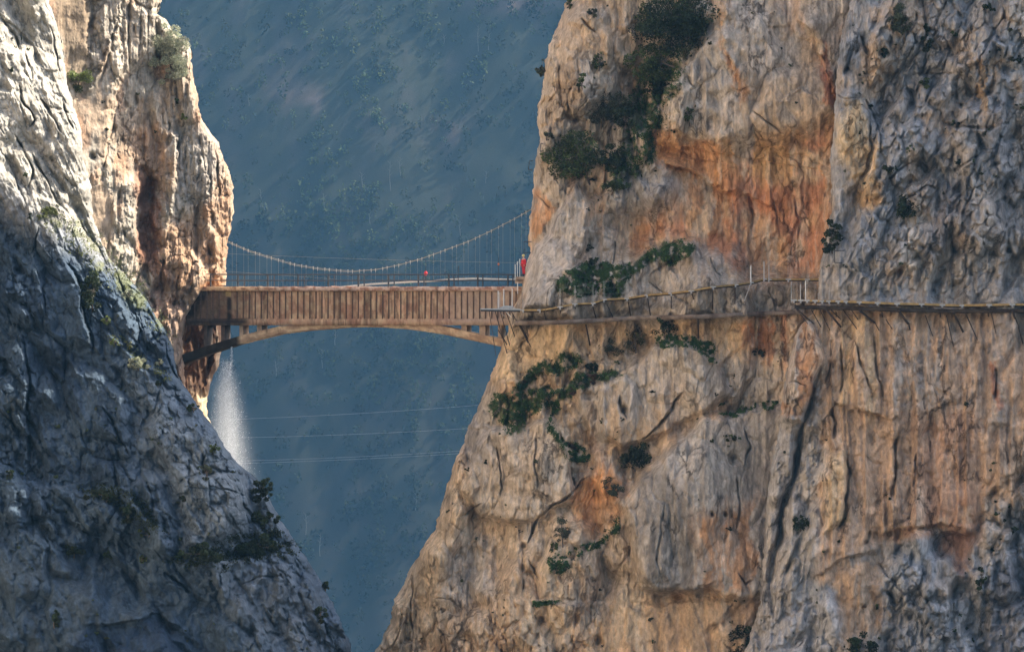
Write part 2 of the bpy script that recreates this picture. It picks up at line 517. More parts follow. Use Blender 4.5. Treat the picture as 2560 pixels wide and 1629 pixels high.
def h_r1(U, V):
    xe = R1E(V)
    e = U - xe
    Uw, Vw = warp(U, V, 10, 3)
    h = 6.2 * (1 - np.exp(-np.maximum(e, 0) / 420)) - (900 - V) * MPP * 0.10
    h = h + 3.4 * (fbm(U / 330, V / 420, 2, 3) - 0.5)
    h = h.astype(np.float32)
    # big forms
    step(h, Uw, Vw, GULLY[::-1], 10, 3.0, 200)                    # slab raised right of the gully
    step(h, Uw, Vw, [(1420, -60), (1520, 120), (1500, 250), (1440, 330), (1400, 460)], 40, 1.6, 120)
    m_al = mask(Uw, Vw, ALCOVE, 34)
    h -= 2.6 * m_al
    h += 1.4 * mask(*warp(U, V, 26, 97), MOUND, 20) + 1.0 * mask(Uw, Vw, MOUND, 60)
    h += 1.3 * mask(Uw, Vw, NOSE, 10)
    dm = 1 - 0.6 * sst(1760, 1920, U)
    h += dm * (2.6 * mask(*warp(U, V, 22, 95), DOME, 14) + 1.6 * mask(Uw, Vw, DOME, 90))
    h += 1.1 * mask(Uw, Vw, BLOCK_LOW, 8) + 0.8 * mask(Uw, Vw, BLOCK_LOW, 50)
    h += 1.3 * mask(Uw, Vw, BLOCK_MID, 10) + 0.8 * mask(Uw, Vw, BLOCK_MID, 60)
    # overhangs, ledges (raised side is on the right hand)
    step(h, Uw, Vw, [(1848, 492), (1786, 463), (1737, 436), (1688, 420), (1649, 390)], 4, 2.2, 40)
    step(h, Uw, Vw, [(1960, 540), (1900, 500), (1848, 478), (1790, 470)], 5, 1.2, 40)
    step(h, Uw, Vw, [(1789, 364), (1727, 338), (1672, 317)], 3.5, 1.4, 26)
    step(h, Uw, Vw, [(1800, 405), (1740, 395), (1690, 372), (1650, 360)], 3, 0.9, 22)
    step(h, Uw, Vw, [(1798, 455), (1792, 478), (1560, 1421), (1602, 1471), (1728, 1477), (1800, 1455)][2:][::-1], 5, 1.8, 40)
    step(h, Uw, Vw, [(1334, 1497), (1380, 1500), (1457, 1505), (1520, 1500)], 4, 1.0, 30)
    step(h, Uw, Vw, [(1540, 1515), (1600, 1525), (1700, 1500), (1900, 1490)], 8, 0.7, 60)
    step(h, Uw, Vw, [(1229, 1062), (1268, 1084), (1310, 1070), (1392, 1038)], 5, 1.3, 30)
    step(h, Uw, Vw, [(1250, 1000), (1331, 990), (1420, 972), (1500, 950), (1560, 925), (1640, 860), (1720, 856), (1812, 905)], 6, 1.6, 40)
    step(h, Uw, Vw, [(1232, 960), (1290, 950), (1385, 905), (1440, 888)], 5, 1.1, 26)
    step(h, Uw, Vw, [(1790, 1050), (1850, 1028), (1950, 1012)], 6, 1.6, 30)
    step(h, Uw, Vw, [(1430, 1290), (1500, 1330), (1560, 1250)], 6, 1.2, 50)
    step(h, Uw, Vw, [(1380, 1400), (1440, 1390), (1530, 1310), (1562, 1270)], 6, 1.4, 50)
    step(h, Uw, Vw, [(1943, 255), (1971, 231), (2006, 221), (2041, 235), (2053, 258)], 3, 0.7, 26)
    step(h, Uw, Vw, [(2100, 300), (2061, 164), (2037, 102), (1990, 40)], 5, 1.5, 40)
    step(h, Uw, Vw, [(1560, 585), (1520, 570), (1480, 575), (1440, 600)][::-1], 4, 0.8, 20)
    step(h, Uw, Vw, [(1854, 209), (1835, 170), (1805, 111), (1795, 60)], 5, 0.8, 40)
    # cracks
    for pts, w, d in (
        ([(1480, 1180), (1436, 1218), (1369, 1277), (1351, 1291), (1330, 1340), (1300, 1380)], 4.5, 1.3),
        ([(1202, 1259), (1165, 1280), (1143, 1302)], 4, 0.9),
        ([(1722, 975), (1689, 1002), (1656, 1041), (1630, 1075), (1600, 1110)], 4.5, 1.2),
        ([(1548, 990), (1556, 1030), (1570, 1045)], 5, 1.4),
        ([(1379, 1020), (1388, 1071), (1415, 1116), (1460, 1145)], 8, 1.7),
        ([(1030, 1629), (1025, 1540), (1035, 1480), (1030, 1440)], 4, 0.9),
        ([(975, 1625), (1000, 1560), (1015, 1500)], 4, 0.8),
        ([(1305, 1360), (1306, 1390), (1304, 1440), (1306, 1490)], 6, 1.0),
        ([(1318, 1390), (1335, 1425), (1350, 1450)], 3.5, 0.9),
        ([(1120, 1300), (1150, 1330), (1130, 1370)], 4, 0.6),
        ([(1070, 1490), (1120, 1500), (1170, 1530)], 3, 0.6),
        ([(1080, 1560), (1130, 1590), (1200, 1620)], 3, 0.6),
        ([(1250, 1100), (1252, 1180), (1248, 1260)], 3.5, 0.7),
        ([(1340, 1080), (1336, 1150), (1345, 1230)], 3.5, 0.7),
        ([(1420, 1130), (1430, 1190), (1436, 1218)], 5, 0.9),
        ([(1660, 1240), (1650, 1310), (1640, 1400), (1660, 1460)], 3.5, 0.4),
        ([(1835, 1180), (1842, 1215), (1850, 1250), (1840, 1350)], 4, 0.8),
        ([(1858, 1060), (1870, 1120), (1852, 1190)], 4, 0.8),
        ([(1845, 1430), (1860, 1460), (1880, 1440)], 4, 0.8),
        ([(1500, 590), (1540, 600), (1535, 650), (1532, 662)], 3.5, 0.7),
        ([(1600, 690), (1640, 720), (1700, 745), (1740, 770)], 3, 0.5),
        ([(1780, 640), (1790, 670), (1810, 700)], 3, 0.8),
        ([(1560, 600), (1620, 600), (1680, 590)], 3, 0.5),
        ([(1365, 215), (1400, 222), (1440, 225)], 2.5, 0.5),
        ([(1450, 40), (1470, 70), (1490, 82)], 4, 0.8),
        ([(1715, 185), (1722, 205), (1740, 220)], 3, 0.5),
        ([(1340, 480), (1360, 500), (1380, 520)], 3, 0.5),
        ([(1880, 270), (1925, 310), (1970, 340)], 3, 0.5),
        ([(1930, 450), (1935, 520), (1950, 600)], 4, 0.5),
        ([(1985, 480), (1992, 540), (2000, 620)], 4, 0.5),
        ([(1870, 480), (1880, 540), (1870, 620)], 4, 0.5),
    ):
        crack(h, Uw, Vw, pts, w, d)
    for cx, cy, r in ((1833, 1148, 11), (1310, 1365, 7), (1306, 1420, 7), (1560, 1025, 7), (1780, 1285, 4), (1812, 1285, 4), (1355, 1550, 8), (1494, 1600, 9)):
        h -= 1.2 * np.exp(-(((U - cx) / r) ** 2 + ((V - cy) / (r * 1.3)) ** 2))
    # rock texture: flutes on the steep walls, broken blocks on the rest
    smooth = np.clip(m_al * 0.6 + 0.85 * mask(Uw, Vw, DOME, 16) + 0.6 * mask(Uw, Vw, BLOCK_LOW, 16) + 0.6 * mask(Uw, Vw, BLOCK_MID, 16) + 0.7 * mask(Uw, Vw, NOSE, 12) + 0.7 * mask(Uw, Vw, [(1230, 812), (1420, 812), (1410, 900), (1330, 940), (1240, 950)], 14) + 0.7 * mask(Uw, Vw, [(1500, 1490), (1900, 1495), (1890, 1640), (1480, 1640)], 20) + mask(Uw, Vw, [(1700, 60), (2120, -60), (2100, 300), (1960, 340), (1700, 320)], 60) * 0.75, 0, 0.9)
    rough = np.clip(mask(Uw, Vw, [(1340, 240), (1640, 180), (1650, 470), (1400, 500)], 60) + mask(Uw, Vw, LEDGE_A, 40) + mask(Uw, Vw, GRASS_UP, 40)
                    + mask(Uw, Vw, [(940, 1540), (1500, 1530), (1500, 1690), (880, 1690)], 40) * 0.6 + 0.25, 0, 1)
    h += (1 - smooth * 0.6) * (1.1 * (flutes(U, V, 52, 700, 5, 2) - 0.5) + 0.35 * (flutes(U, V, 19, 170, 7, 2) - 0.5))
    f, e2, _ = blocks(U, V, 270, 0.2, 1.5, 5)
    h += 2.2 * f * (1 - .5 * smooth)
    f, e2, _ = blocks(U, V, 120, 0.15, 1.7, 1)
    h += 1.6 * f * (1 - 0.6 * smooth) - 0.12 * np.exp(-(e2 / 0.045) ** 2)
    f, e2, _ = blocks(U, V, 46, 0.2, 1.6, 2)
    h += (0.36 + 0.8 * rough) * (1 - .85 * smooth) * f - (0.04 + 0.16 * rough) * np.exp(-(e2 / 0.07) ** 2)
    f, e2, _ = blocks(U, V, 19, 0.1, 1.5, 3)
    h += (0.13 + 0.42 * rough) * (1 - .8 * smooth) * f - (0.02 + 0.08 * rough) * np.exp(-(e2 / 0.09) ** 2)
    h += (1 - .55 * smooth) * 0.45 * (0.5 - ridge(U / 40, V / 260, 3, 4, 0.5)) + (1 - .6 * smooth) * 0.26 * (fbm(U / 20, V / 26, 3, 5, 0.62) - 0.5)
    # rounded nose
    w = 46.0
    q = np.clip(1 - e / w, 0, 1)
    h -= 4.0 * (1 - np.sqrt(np.maximum(1 - q * q, 0)))
    return h


def rock_tint(c, U, V, s, amt=1.0):
    """mineral mottling and water stains running down parts of the face"""
    Uw = U + 14 * (fbm(U / 50, V / 70, s, 3) - 0.5) * 2
    g = sst(0.42, 0.6, fbm(U / 90, V / 120, s + 5, 3)) * amt
    a = fbm(Uw / 11, V / 150, s + 1, 3)
    b = fbm(Uw / 34, V / 300, s + 2, 3)
    mott = fbm(U / 30, V / 30, s + 3, 6, 0.68)
    c = lerp(c, c * 0.66, g * sst(0.54, 0.64, a) * 0.6)
    c = lerp(c, np.broadcast_to(PALE, c.shape), g * sst(0.58, 0.68, 1 - a) * 0.3)
    c = lerp(c, c * C(.74, .76, .8), amt * sst(0.5, 0.68, b) * 0.6)
    c = c * (0.68 + 0.64 * mott)[..., None]
    return c


def c_r1(U, V):
    Uw, Vw = cwarp(U, V, 5)
    c = np.broadcast_to(BEIGE, U.shape + (3,)).astype(np.float32)
    n = fbm(U / 120, V / 200, 4, 4)
    c = lerp(c, np.broadcast_to(GREY, c.shape), sst(0.42, 0.62, n) * 0.8)
    c = lerp(c, np.broadcast_to(CREAM, c.shape), sst(0.5, 0.7, fbm(U / 70, V / 180, 8, 3)) * 0.6)
    c = lerp(c, np.broadcast_to(ORANGE, c.shape), sst(0.55, 0.72, fbm(U / 60, V / 130, 9, 4)) * 0.28)

    def paint(poly, soft, colr, a, nz=None):
        nonlocal c
        k = mask(Uw, Vw, poly, soft) * a
        if nz is not None: k = k * nz
        c = lerp(c, np.broadcast_to(colr, c.shape), k)
    stv = fbm(Uw / 22, V / 230, 6, 3)
    paint(ALCOVE, 40, ORANGE * C(.97, 1.05, 1.15), 0.75, sst(0.25, 0.6, stv))
    paint([(1830, 410), (2090, 330), (2075, 640), (2030, 700), (1900, 690), (1700, 600), (1580, 600), (1720, 500)], 40, REDBR * C(1.25, 1.4, 1.6), 0.75, sst(0.35, 0.65, fbm(U / 50, V / 70, 3, 4)))
    paint([(1640, 330), (1800, 370), (1830, 480), (1700, 430), (1640, 390)], 16, ORANGE * 0.95, 0.7)
    paint([(1810, 340), (1960, 350), (2080, 300), (2000, 420), (1860, 460)], 40, OCHRE, 0.75, sst(0.3, 0.6, stv))
    paint([(1700, -60), (1960, -60), (1940, 150), (1800, 330), (1680, 320), (1690, 190)], 50, GREY * 1.08, 0.75, sst(0.25, 0.55, stv))
    paint([(1800, 100), (1830, 150), (1860, 210), (1850, 260), (1825, 180)], 10, ORANGE, 0.8)
    paint([(2035, 110), (2060, 150), (2095, 270), (2060, 260), (2045, 200)], 8, REDBR, 0.8)
    paint([(1540, 400), (1640, 400), (1700, 470), (1640, 540), (1540, 560), (1500, 500)], 30, BLUEGREY * 1.1, 0.7)
    paint([(1340, 480), (1395, 510), (1350, 600), (1330, 600)], 8, ORANGE, 0.75)
    paint(NOSE, 16, GREY * 1.15, 0.8)
    paint(MOUND, 14, GREY * 1.0, 0.75)
    paint([(1300, 765), (2040, 700), (2040, 790), (1300, 815)], 10, C(.27, .23, .185), 0.75)
    paint([(1240, 815), (1420, 812), (1400, 930), (1240, 950)], 18, CREAM * C(1.03, .93, .78), 0.85)
    paint([(1420, 812), (1960, 795), (1960, 900), (1700, 850), (1500, 900)], 22, OCHRE, 0.5, sst(0.3, 0.6, stv))
    paint([(1860, 800), (1990, 790), (1960, 930), (1860, 860)], 22, REDBR * 1.3, 0.6, sst(0.3, 0.6, stv))
    paint(BLOCK_LOW, 20, C(.42, .36, .29), 0.7)
    paint(BLOCK_MID, 24, GREY * 1.05, 0.7)
    paint([(1700, 870), (1960, 930), (1930, 1010), (1720, 960)], 24, GREY, 0.7)
    paint([(1440, 1200), (1500, 1160), (1560, 1200), (1560, 1290), (1480, 1330), (1430, 1260)], 14, ORANGE * 1.05, 0.85)
    paint([(1480, 960), (1700, 1050), (1600, 1130), (1480, 1200), (1440, 1120)], 30, OCHRE * C(.95, .95, 1), 0.55, sst(0.35, 0.65, stv))
    paint(DOME, 16, GREY * 0.95, 0.9)
    paint([(1600, 1180), (1740, 1180), (1740, 1470), (1610, 1470)], 20, C(.19, .172, .152), 0.85, sst(0.25, 0.5, stv))
    paint([(1735, 1290), (1900, 1240), (1900, 1490), (1740, 1475)], 30, ORANGE * 0.85, 0.7, sst(0.28, 0.6, stv))
    paint([(1380, 1280), (1580, 1260), (1600, 1460), (1420, 1500)], 40, BEIGE, 0.5)
    paint([(1500, 1480), (1900, 1490), (1900, 1640), (1480, 1640)], 24, OCHRE * C(.93, .96, 1.15), 0.65, sst(0.2, 0.5, stv))
    paint([(880, 1690), (1000, 1450), (1130, 1170), (1190, 1200), (1100, 1470), (1090, 1690)], 40, CREAM * C(1.0, .92, .8), 0.7)
    paint([(1110, 1350), (1240, 1340), (1230, 1500), (1120, 1480)], 24, GREY * 1.0, 0.6)
    paint([(1340, -20), (1420, -20), (1395, 20), (1340, 10)], 4, ORANGE * 1.2, 0.8)
    c = rock_tint(c, U, V, 11, 1.0)
    c = c * C(1.33, 1.27, 1.19)
    k = mask(Uw, Vw, GULLYVEG, 16) * sst(0.42, 0.6, fbm(U / 22, V / 22, 21, 3)) * 0.8
    k = np.maximum(k, mask(Uw, Vw, LEDGE_A, 7) * sst(0.4, 0.52, fbm(U / 14, V / 14, 22, 3)) * 0.9)
    k = np.maximum(k, mask(Uw, Vw, GRASS_UP, 7) * sst(0.36, 0.5, fbm(U / 14, V / 14, 23, 3)) * 0.9)
    c = lerp(c, np.broadcast_to(GREEN, c.shape), k)
    return np.clip(c, 0.02, 0.8)


def make_cliff(name, hfn, cfn, Y0, efn, ufn, ncol, v0, v1, vstep, wrap, label, mat, tops, bots, far=()):
    """one cliff: rows down the face, columns from its visible edge (efn) to ufn, then wrapped round the edge"""
    vs = np.concatenate([np.asarray(tops, np.float32), np.arange(v0, v1, vstep, dtype=np.float32), np.asarray(bots, np.float32)])
    t = np.linspace(0, 1, ncol, dtype=np.float32)
    t = t * 0.75 + 0.25 * t ** 2.2                     # denser next to the edge
    V = np.repeat(vs[:, None], ncol, 1)
    e = efn(vs)[:, None] + (5.0 * (fbm(vs / 13, vs * 0, 31, 3) - 0.5) * 2)[:, None]
    r = ufn(vs)[:, None]
    U = (e + (r - e) * t[None, :]).astype(np.float32)
    # hfn measures from the clean edge: clamp so the ragged edge stays on the surface
    sgn = 1.0 if ufn(np.float32([0.0]))[0] > efn(np.float32([0.0]))[0] else -1.0
    if far:
        U = np.concatenate([U] + [U[:, -1:] + sgn * d for d in far], 1)
        V = np.repeat(vs[:, None], U.shape[1], 1)
    h = hfn(U, V)
    col = cfn(U, V)
    # displaced sideways too, so the facets are not a pure relief
    k = len(wrap)
    Uw = np.stack([U[:, 0] + sgn * du for du, dh in wrap[::-1]], 1)
    Hw = np.stack([h[:, 0] + dh for du, dh in wrap[::-1]], 1)
    Hw = Hw + (fbm(Uw / 40, V[:, :k] / 40, 17, 4) - 0.5) * 1.2
    U2 = np.concatenate([Uw, U], 1); V2 = np.concatenate([V[:, :k], V], 1); H2 = np.concatenate([Hw, h], 1)
    C2 = np.concatenate([np.repeat(col[:, :1], k, 1), col], 1)
    Y = Y0 - H2
    kk = MPP * Y / 300
    co = np.stack([(U2 - 1280) * kk, Y, (814.5 - V2) * kk], -1).reshape(-1, 3)
    nr, nc = U2.shape
    a = (np.arange(nr - 1)[:, None] * nc + np.arange(nc - 1)[None, :]).ravel()
    f = np.stack([a, a + nc, a + nc + 1, a + 1], 1) if sgn > 0 else np.stack([a, a + 1, a + nc + 1, a + nc], 1)
    me = np_mesh(name, co, f, C2.reshape(-1, 3), smooth=True)
    return tag(link_mesh(name, me, mat), label, "cliff", None, "structure")


TOPS = list(range(-412, -60, 22)); BOTS = [1700, 1730, 1780, 1850, 1950, 2100, 2300, 2600]
make_cliff("cliff_buttress", h_r1, c_r1, R1_Y, R1E, lambda v: R2E(v) + 90, 620, -44, 1684, 2.0,
           [(1, -.6), (4, -1.4), (14, -2.2), (50, -3.2), (160, -4.6), (420, -8)],
           "tall tan and orange limestone buttress at the right end of the old bridge", M_ROCK, TOPS, BOTS)

# ------------------------------------------------------------------ RIGHT WALL (nearer)
R2_Y = 283.2
DRAPE = [(2104, 243), (2155, 235), (2175, 290), (2202, 352), (2195, 450), (2160, 470), (2110, 440), (2098, 340)]
CAVE = [(2328, 1350), (2370, 1330), (2442, 1326), (2424, 1400), (2404, 1430), (2370, 1400), (2335, 1395)]
PINN = [(2012, 796), (1990, 830), (1978, 880), (1966, 940), (1956, 1010), (1950, 1050), (2010, 1060), (2035, 960), (2050, 900), (2036, 830), (2026, 800)]
BOUL = [(2035, 1640), (2030, 1560), (2050, 1510), (2075, 1490), (2100, 1530), (2105, 1600), (2080, 1640)]
HUMP = [(2235, 1440), (2250, 1360), (2270, 1325), (2330, 1318), (2345, 1380), (2340, 1450), (2380, 1500), (2330, 1560), (2260, 1520)]


def h_r2(U, V):
    e = U - R2E(V)
    Uw, Vw = warp(U, V, 9, 13)
    h = (2.2 * (1 - np.exp(-np.maximum(e, 0) / 160)) - (760 - V) * MPP * 0.10 + 2.8 * (fbm(U / 260, V / 320, 12, 3) - 0.5)).astype(np.float32)
    h -= 2.2 * np.exp(-np.maximum(e, 0) / 90) * sst(930, 1080, V)
    h += 1.0 * mask(Uw, Vw, DRAPE, 22)
    h += 1.9 * mask(Uw, Vw, PINN, 8)
    h += 1.0 * mask(Uw, Vw, [(2066, 1140), (2108, 1132), (2116, 1200), (2106, 1300), (2062, 1330)], 10)
    h += 1.6 * mask(Uw, Vw, BOUL, 14)
    h += 1.2 * mask(Uw, Vw, HUMP, 12)
    h -= 1.9 * mask(*warp(U, V, 24, 93), CAVE, 14)
    # blocky grey upper wall breaks out above the drapery
    step(h, Uw, Vw, [(2560, 40), (2380, 180), (2300, 260), (2240, 330), (2205, 440), (2200, 520)], 12, -1.2, 120)
    step(h, Uw, Vw, [(2560, 780), (2300, 784), (2050, 770)], 5, 0.8, 40)
    step(h, Uw, Vw, [(2260, 1046), (2184, 1040), (2120, 1020), (2069, 1006)], 5, 1.0, 46)
    step(h, Uw, Vw, [(2400, 1000), (2340, 1020), (2300, 1035), (2260, 1046)], 4, 0.6, 30)
    step(h, Uw, Vw, [(2440, 1330), (2380, 1310), (2300, 1310), (2230, 1320), (2190, 1345)], 6, 1.3, 60)
    step(h, Uw, Vw, [(2210, 1350), (2180, 1385), (2120, 1395), (2060, 1430), (2010, 1440)], 6, 1.0, 40)
    step(h, Uw, Vw, [(2560, 1165), (2510, 1200), (2470, 1240), (2440, 1310)], 10, 1.2, 60)
    for pts, w, d in (
        ([(1965, 948), (2000, 955), (2025, 968)], 3, 0.7),
        ([(2118, 1135), (2122, 1180), (2112, 1240), (2106, 1300), (2090, 1330)], 7, 1.6),
        ([(2248, 1060), (2240, 1120), (2236, 1200), (2232, 1290)], 8, 1.1),
        ([(2175, 1320), (2165, 1370)], 8, 1.4),
        ([(2330, 1020), (2326, 1080), (2332, 1150)], 5, 0.6),
        ([(2490, 910), (2492, 960), (2488, 1010)], 6, 0.9),
        ([(2295, 1120), (2290, 1180), (2286, 1230)], 6, 0.6),
        ([(2215, 1475), (2228, 1490), (2240, 1520)], 9, 1.8),
        ([(2152, 1512), (2160, 1520)], 7, 1.3),
        ([(2185, 1405), (2200, 1420), (2240, 1460), (2280, 1500)], 4, 0.7),
        ([(2270, 1440), (2300, 1480), (2340, 1540)], 4, 0.6),
        ([(2160, 235), (2180, 290), (2200, 345), (2190, 430)], 5, 1.0),
        ([(2170, 290), (2176, 370), (2164, 440)], 4, 0.8),
        ([(2150, 90), (2160, 120), (2175, 145)], 7, 1.0),
        ([(2130, 110), (2122, 160), (2112, 190)], 5, 0.8),
        ([(2090, 230), (2110, 250), (2150, 245)], 3, 0.4),
        ([(2070, 1010), (2085, 1060), (2075, 1110)], 6, 1.0),
        ([(2100, 840), (2105, 930), (2095, 1000)], 7, 0.9),
        ([(2130, 830), (2150, 900), (2185, 1020)], 6, 0.8),
        ([(2180, 820), (2188, 920), (2210, 1020)], 6, 0.8),
        ([(2075, 830), (2078, 900), (2062, 970)], 6, 0.8),
        ([(2330, 150), (2290, 240), (2260, 300)], 5, 0.8),
        ([(2400, 180), (2390, 260), (2430, 270)], 4, 0.8),
        ([(2280, 190), (2330, 185), (2400, 190)], 4, 0.8),
        ([(2330, 300), (2400, 312), (2470, 322), (2500, 310)], 6, 0.9),
        ([(2380, 430), (2420, 400), (2450, 380)], 5, 0.8),
        ([(2200, 460), (2260, 420), (2310, 395)], 5, 0.8),
        ([(2240, 560), (2270, 500), (2310, 470), (2350, 480)], 6, 1.0),
        ([(2400, 560), (2425, 480), (2455, 400)], 6, 0.8),
    ):
        crack(h, Uw, Vw, pts, w, d)
    groove(h, Uw, Vw, [(2052, 915), (2030, 990), (2008, 1070), (1990, 1150), (1966, 1250), (1948, 1330), (1930, 1400), (1922, 1460), (1936, 1540)], 8, 1.9)
    for cx, cy, r in ((2212, 133, 11), (2192, 290, 7), (2119, 174, 5), (2403, 265, 4), (2522, 625, 6)):
        h -= 1.4 * np.exp(-(((U - cx) / r) ** 2 + ((V - cy) / r) ** 2))
    up = sst(780, 700, V) * sst(2100, 2230, U + (V - 300) * 0.10)
    lowr = mask(Uw, Vw, [(2240, 1330), (2330, 1480), (2450, 1400), (2480, 1230), (2600, 1130), (2600, 1700), (2180, 1700)], 40)
    lowl = mask(Uw, Vw, [(1960, 1000), (2060, 930), (2060, 1130), (2040, 1330), (2020, 1480), (2110, 1640), (1850, 1690), (1900, 1450)], 24)
    rough = np.clip(up + lowr + 0.55 * lowl, 0, 1)
    fl = 1 - 0.75 * rough
    h += fl * (2.0 * (flutes(U, V, 62, 900, 15, 2) - 0.5) + 0.7 * (flutes(U, V, 21, 420, 16, 2) - 0.5))
    h += 0.6 * lowl * (flutes(U + V * 0.16, V, 13, 260, 18, 2) - 0.5)
    f, e2, _ = blocks(U, V, 95, 0.32, 1.9, 4)
    h += (0.6 + 1.9 * rough) * f - 0.3 * rough * np.exp(-(e2 / 0.045) ** 2)
    f, e2, _ = blocks(U, V, 40, 0.42, 1.9, 5)
    h += (0.3 + 0.9 * rough) * f - (0.03 + 0.2 * rough) * np.exp(-(e2 / 0.07) ** 2)
    f, e2, _ = blocks(U, V, 17, 0.4, 1.7, 6)
    h += (0.15 + 0.4 * rough) * f - (0.02 + 0.08 * rough) * np.exp(-(e2 / 0.09) ** 2)
    h += (.25 + .45 * rough) * (0.5 - ridge(U / 36, V / 130, 13, 4, 0.55)) + 0.35 * (fbm(U / 20, V / 26, 13, 5, 0.62) - 0.5)
    q = np.clip(1 - e / 18.0, 0, 1)
    h -= 1.4 * (1 - np.sqrt(np.maximum(1 - q * q, 0)))
    return h


def c_r2(U, V):
    Uw, Vw = cwarp(U, V, 15)
    c = np.broadcast_to(GREY, U.shape + (3,)).astype(np.float32)
    n = fbm(U / 90, V / 120, 14, 4)
    c = lerp(c, np.broadcast_to(BLUEGREY, c.shape), sst(0.38, 0.6, n) * 0.8)
    c = lerp(c, np.broadcast_to(BEIGE, c.shape), sst(0.56, 0.74, fbm(U / 60, V / 90, 18, 4)) * 0.7)
    stv = fbm(Uw / 20, V / 260, 16, 3)

    def paint(poly, soft, colr, a, nz=None):
        nonlocal c
        k = mask(Uw, Vw, poly, soft) * a
        if nz is not None: k = k * nz
        c = lerp(c, np.broadcast_to(colr, c.shape), k)
    paint(DRAPE, 14, CREAM * C(1, .95, .82), 0.9)
    paint(DRAPE, 14, OCHRE, 0.6, sst(0.5, 0.6, stv))
    paint([(2150, 110), (2230, 120), (2225, 230), (2180, 260), (2150, 190)], 14, BEIGE, 0.8)
    paint([(2080, 420), (2110, 440), (2110, 520), (2085, 560)], 12, BLUEGREY, 0.7)
    paint([(2150, 470), (2200, 450), (2195, 520), (2150, 530)], 12, OCHRE, 0.7)
    paint([(2400, 150), (2500, 160), (2470, 260), (2440, 285), (2415, 260)], 16, OCHRE, 0.7, sst(0.4, 0.55, stv))
    paint([(2260, 540), (2345, 520), (2300, 640), (2250, 690)], 14, PALE * 1.05, 0.8)
    paint([(2290, 660), (2360, 560), (2330, 700), (2300, 720)], 12, PALE, 0.7)
    paint([(2330, 470), (2430, 430), (2420, 560), (2345, 640), (2290, 690), (2310, 600)], 26, C(.15, .15, .16), 0.7)
    paint([(2420, 520), (2600, 480), (2600, 760), (2420, 760)], 26, C(.31, .295, .275), 0.75)
    paint([(2040, 770), (2600, 780), (2600, 1200), (2480, 1260), (2430, 1330), (2190, 1350), (2060, 1450), (2040, 1440), (2050, 950), (2030, 850)], 24, TAN, 0.95)
    paint([(2050, 790), (2200, 790), (2200, 1040), (2070, 1010)], 24, CREAM * C(1, .9, .72), 0.75, sst(0.35, 0.55, stv))
    paint([(2190, 790), (2420, 790), (2380, 1030), (2220, 1040)], 30, GREY * 0.95, 0.75, sst(0.4, 0.6, stv))
    paint([(2430, 790), (2600, 790), (2600, 1080), (2460, 1080)], 30, GREY * 0.9, 0.7, sst(0.35, 0.6, stv))
    paint([(2290, 1030), (2430, 1030), (2440, 1250), (2300, 1290)], 36, C(.43, .27, .175), 0.8)
    paint([(2280, 1270), (2440, 1230), (2450, 1340), (2330, 1350), (2230, 1330)], 20, C(.38, .21, .125), 0.65, sst(0.3, 0.55, fbm(U / 30, V / 30, 5, 4)))
    paint(CAVE, 26, C(.34, .17, .095), 0.75)
    paint(PINN, 6, C(.40, .225, .12), 0.97)
    paint([(2008, 800), (1990, 830), (1970, 930), (1956, 1010), (1985, 1010), (2000, 900), (2012, 830)], 7, C(.47, .42, .35), 0.8)
    paint([(1950, 1050), (2050, 950), (2060, 1100), (2040, 1300), (2000, 1490), (1880, 1640), (1905, 1400)], 16, C(.42, .385, .34), 0.9)
    paint([(2070, 1120), (2110, 1130), (2110, 1300), (2060, 1330)], 12, CREAM * C(1, .92, .76), 0.8)
    paint([(2020, 1480), (2110, 1640), (1860, 1690), (1930, 1540)], 20, C(.36, .35, .34), 0.85)
    paint(BOUL, 10, C(.40, .395, .39), 0.9)
    paint([(2070, 1430), (2190, 1400), (2220, 1560), (2180, 1600), (2110, 1600)], 20, TAN * C(1.02, .98, .9), 0.85)
    paint(HUMP, 16, BLUEGREY * 1.1, 0.85)
    paint([(2340, 1410), (2400, 1430), (2370, 1500), (2340, 1470)], 10, GREY, 0.8)
    paint([(2240, 1520), (2380, 1500), (2460, 1420), (2560, 1300), (2600, 1690), (2180, 1690)], 30, BLUEGREY, 0.9)
    paint([(2470, 1420), (2560, 1400), (2560, 1690), (2450, 1690)], 30, C(.14, .15, .175), 0.7)
    paint([(2480, 905), (2500, 905), (2500, 1010), (2486, 1020)], 6, REDBR, 0.7)
    c = rock_tint(c, U, V, 41, 1.0) * C(1.23, 1.185, 1.15)
    return np.clip(c, 0.02, 0.8)


make_cliff("cliff_wall", h_r2, c_r2, R2_Y, R2E, lambda v: np.full_like(np.asarray(v, np.float32), 2760), 330, -44, 1684, 2.0,
           [(1, -1.5), (3, -4), (5, -9), (8, -16)],
           "blue grey and tan streaked rock wall along the right edge, nearer than the buttress", M_ROCK, TOPS, BOTS, list(range(8, 1500, 12)))

# ------------------------------------------------------------------ LEFT CLIFFS
L1E = edge_fn([(20, -660), (100, -60), (122, 0), (149, 85), (160, 150), (170, 220), (190, 280), (203, 330), (210, 400), (228, 470), (232, 540), (250, 590),
               (270, 640), (300, 672), (330, 705), (362, 745), (392, 790), (415, 830), (432, 870), (440, 920), (448, 945), (478, 985), (500, 1022), (520, 1050), (545, 1085), (560, 1115),
               (592, 1155), (622, 1180), (650, 1205), (675, 1245), (697, 1290), (722, 1330), (752, 1375), (778, 1410), (800, 1450), (828, 1500), (850, 1545), (868, 1590), (882, 1629), (900, 1690), (1000, 2100), (1080, 2700)])
L1_Y = 288.5
FOLD = [(-60, 500), (60, 520), (90, 545), (150, 580), (200, 610), (250, 650), (300, 700)]


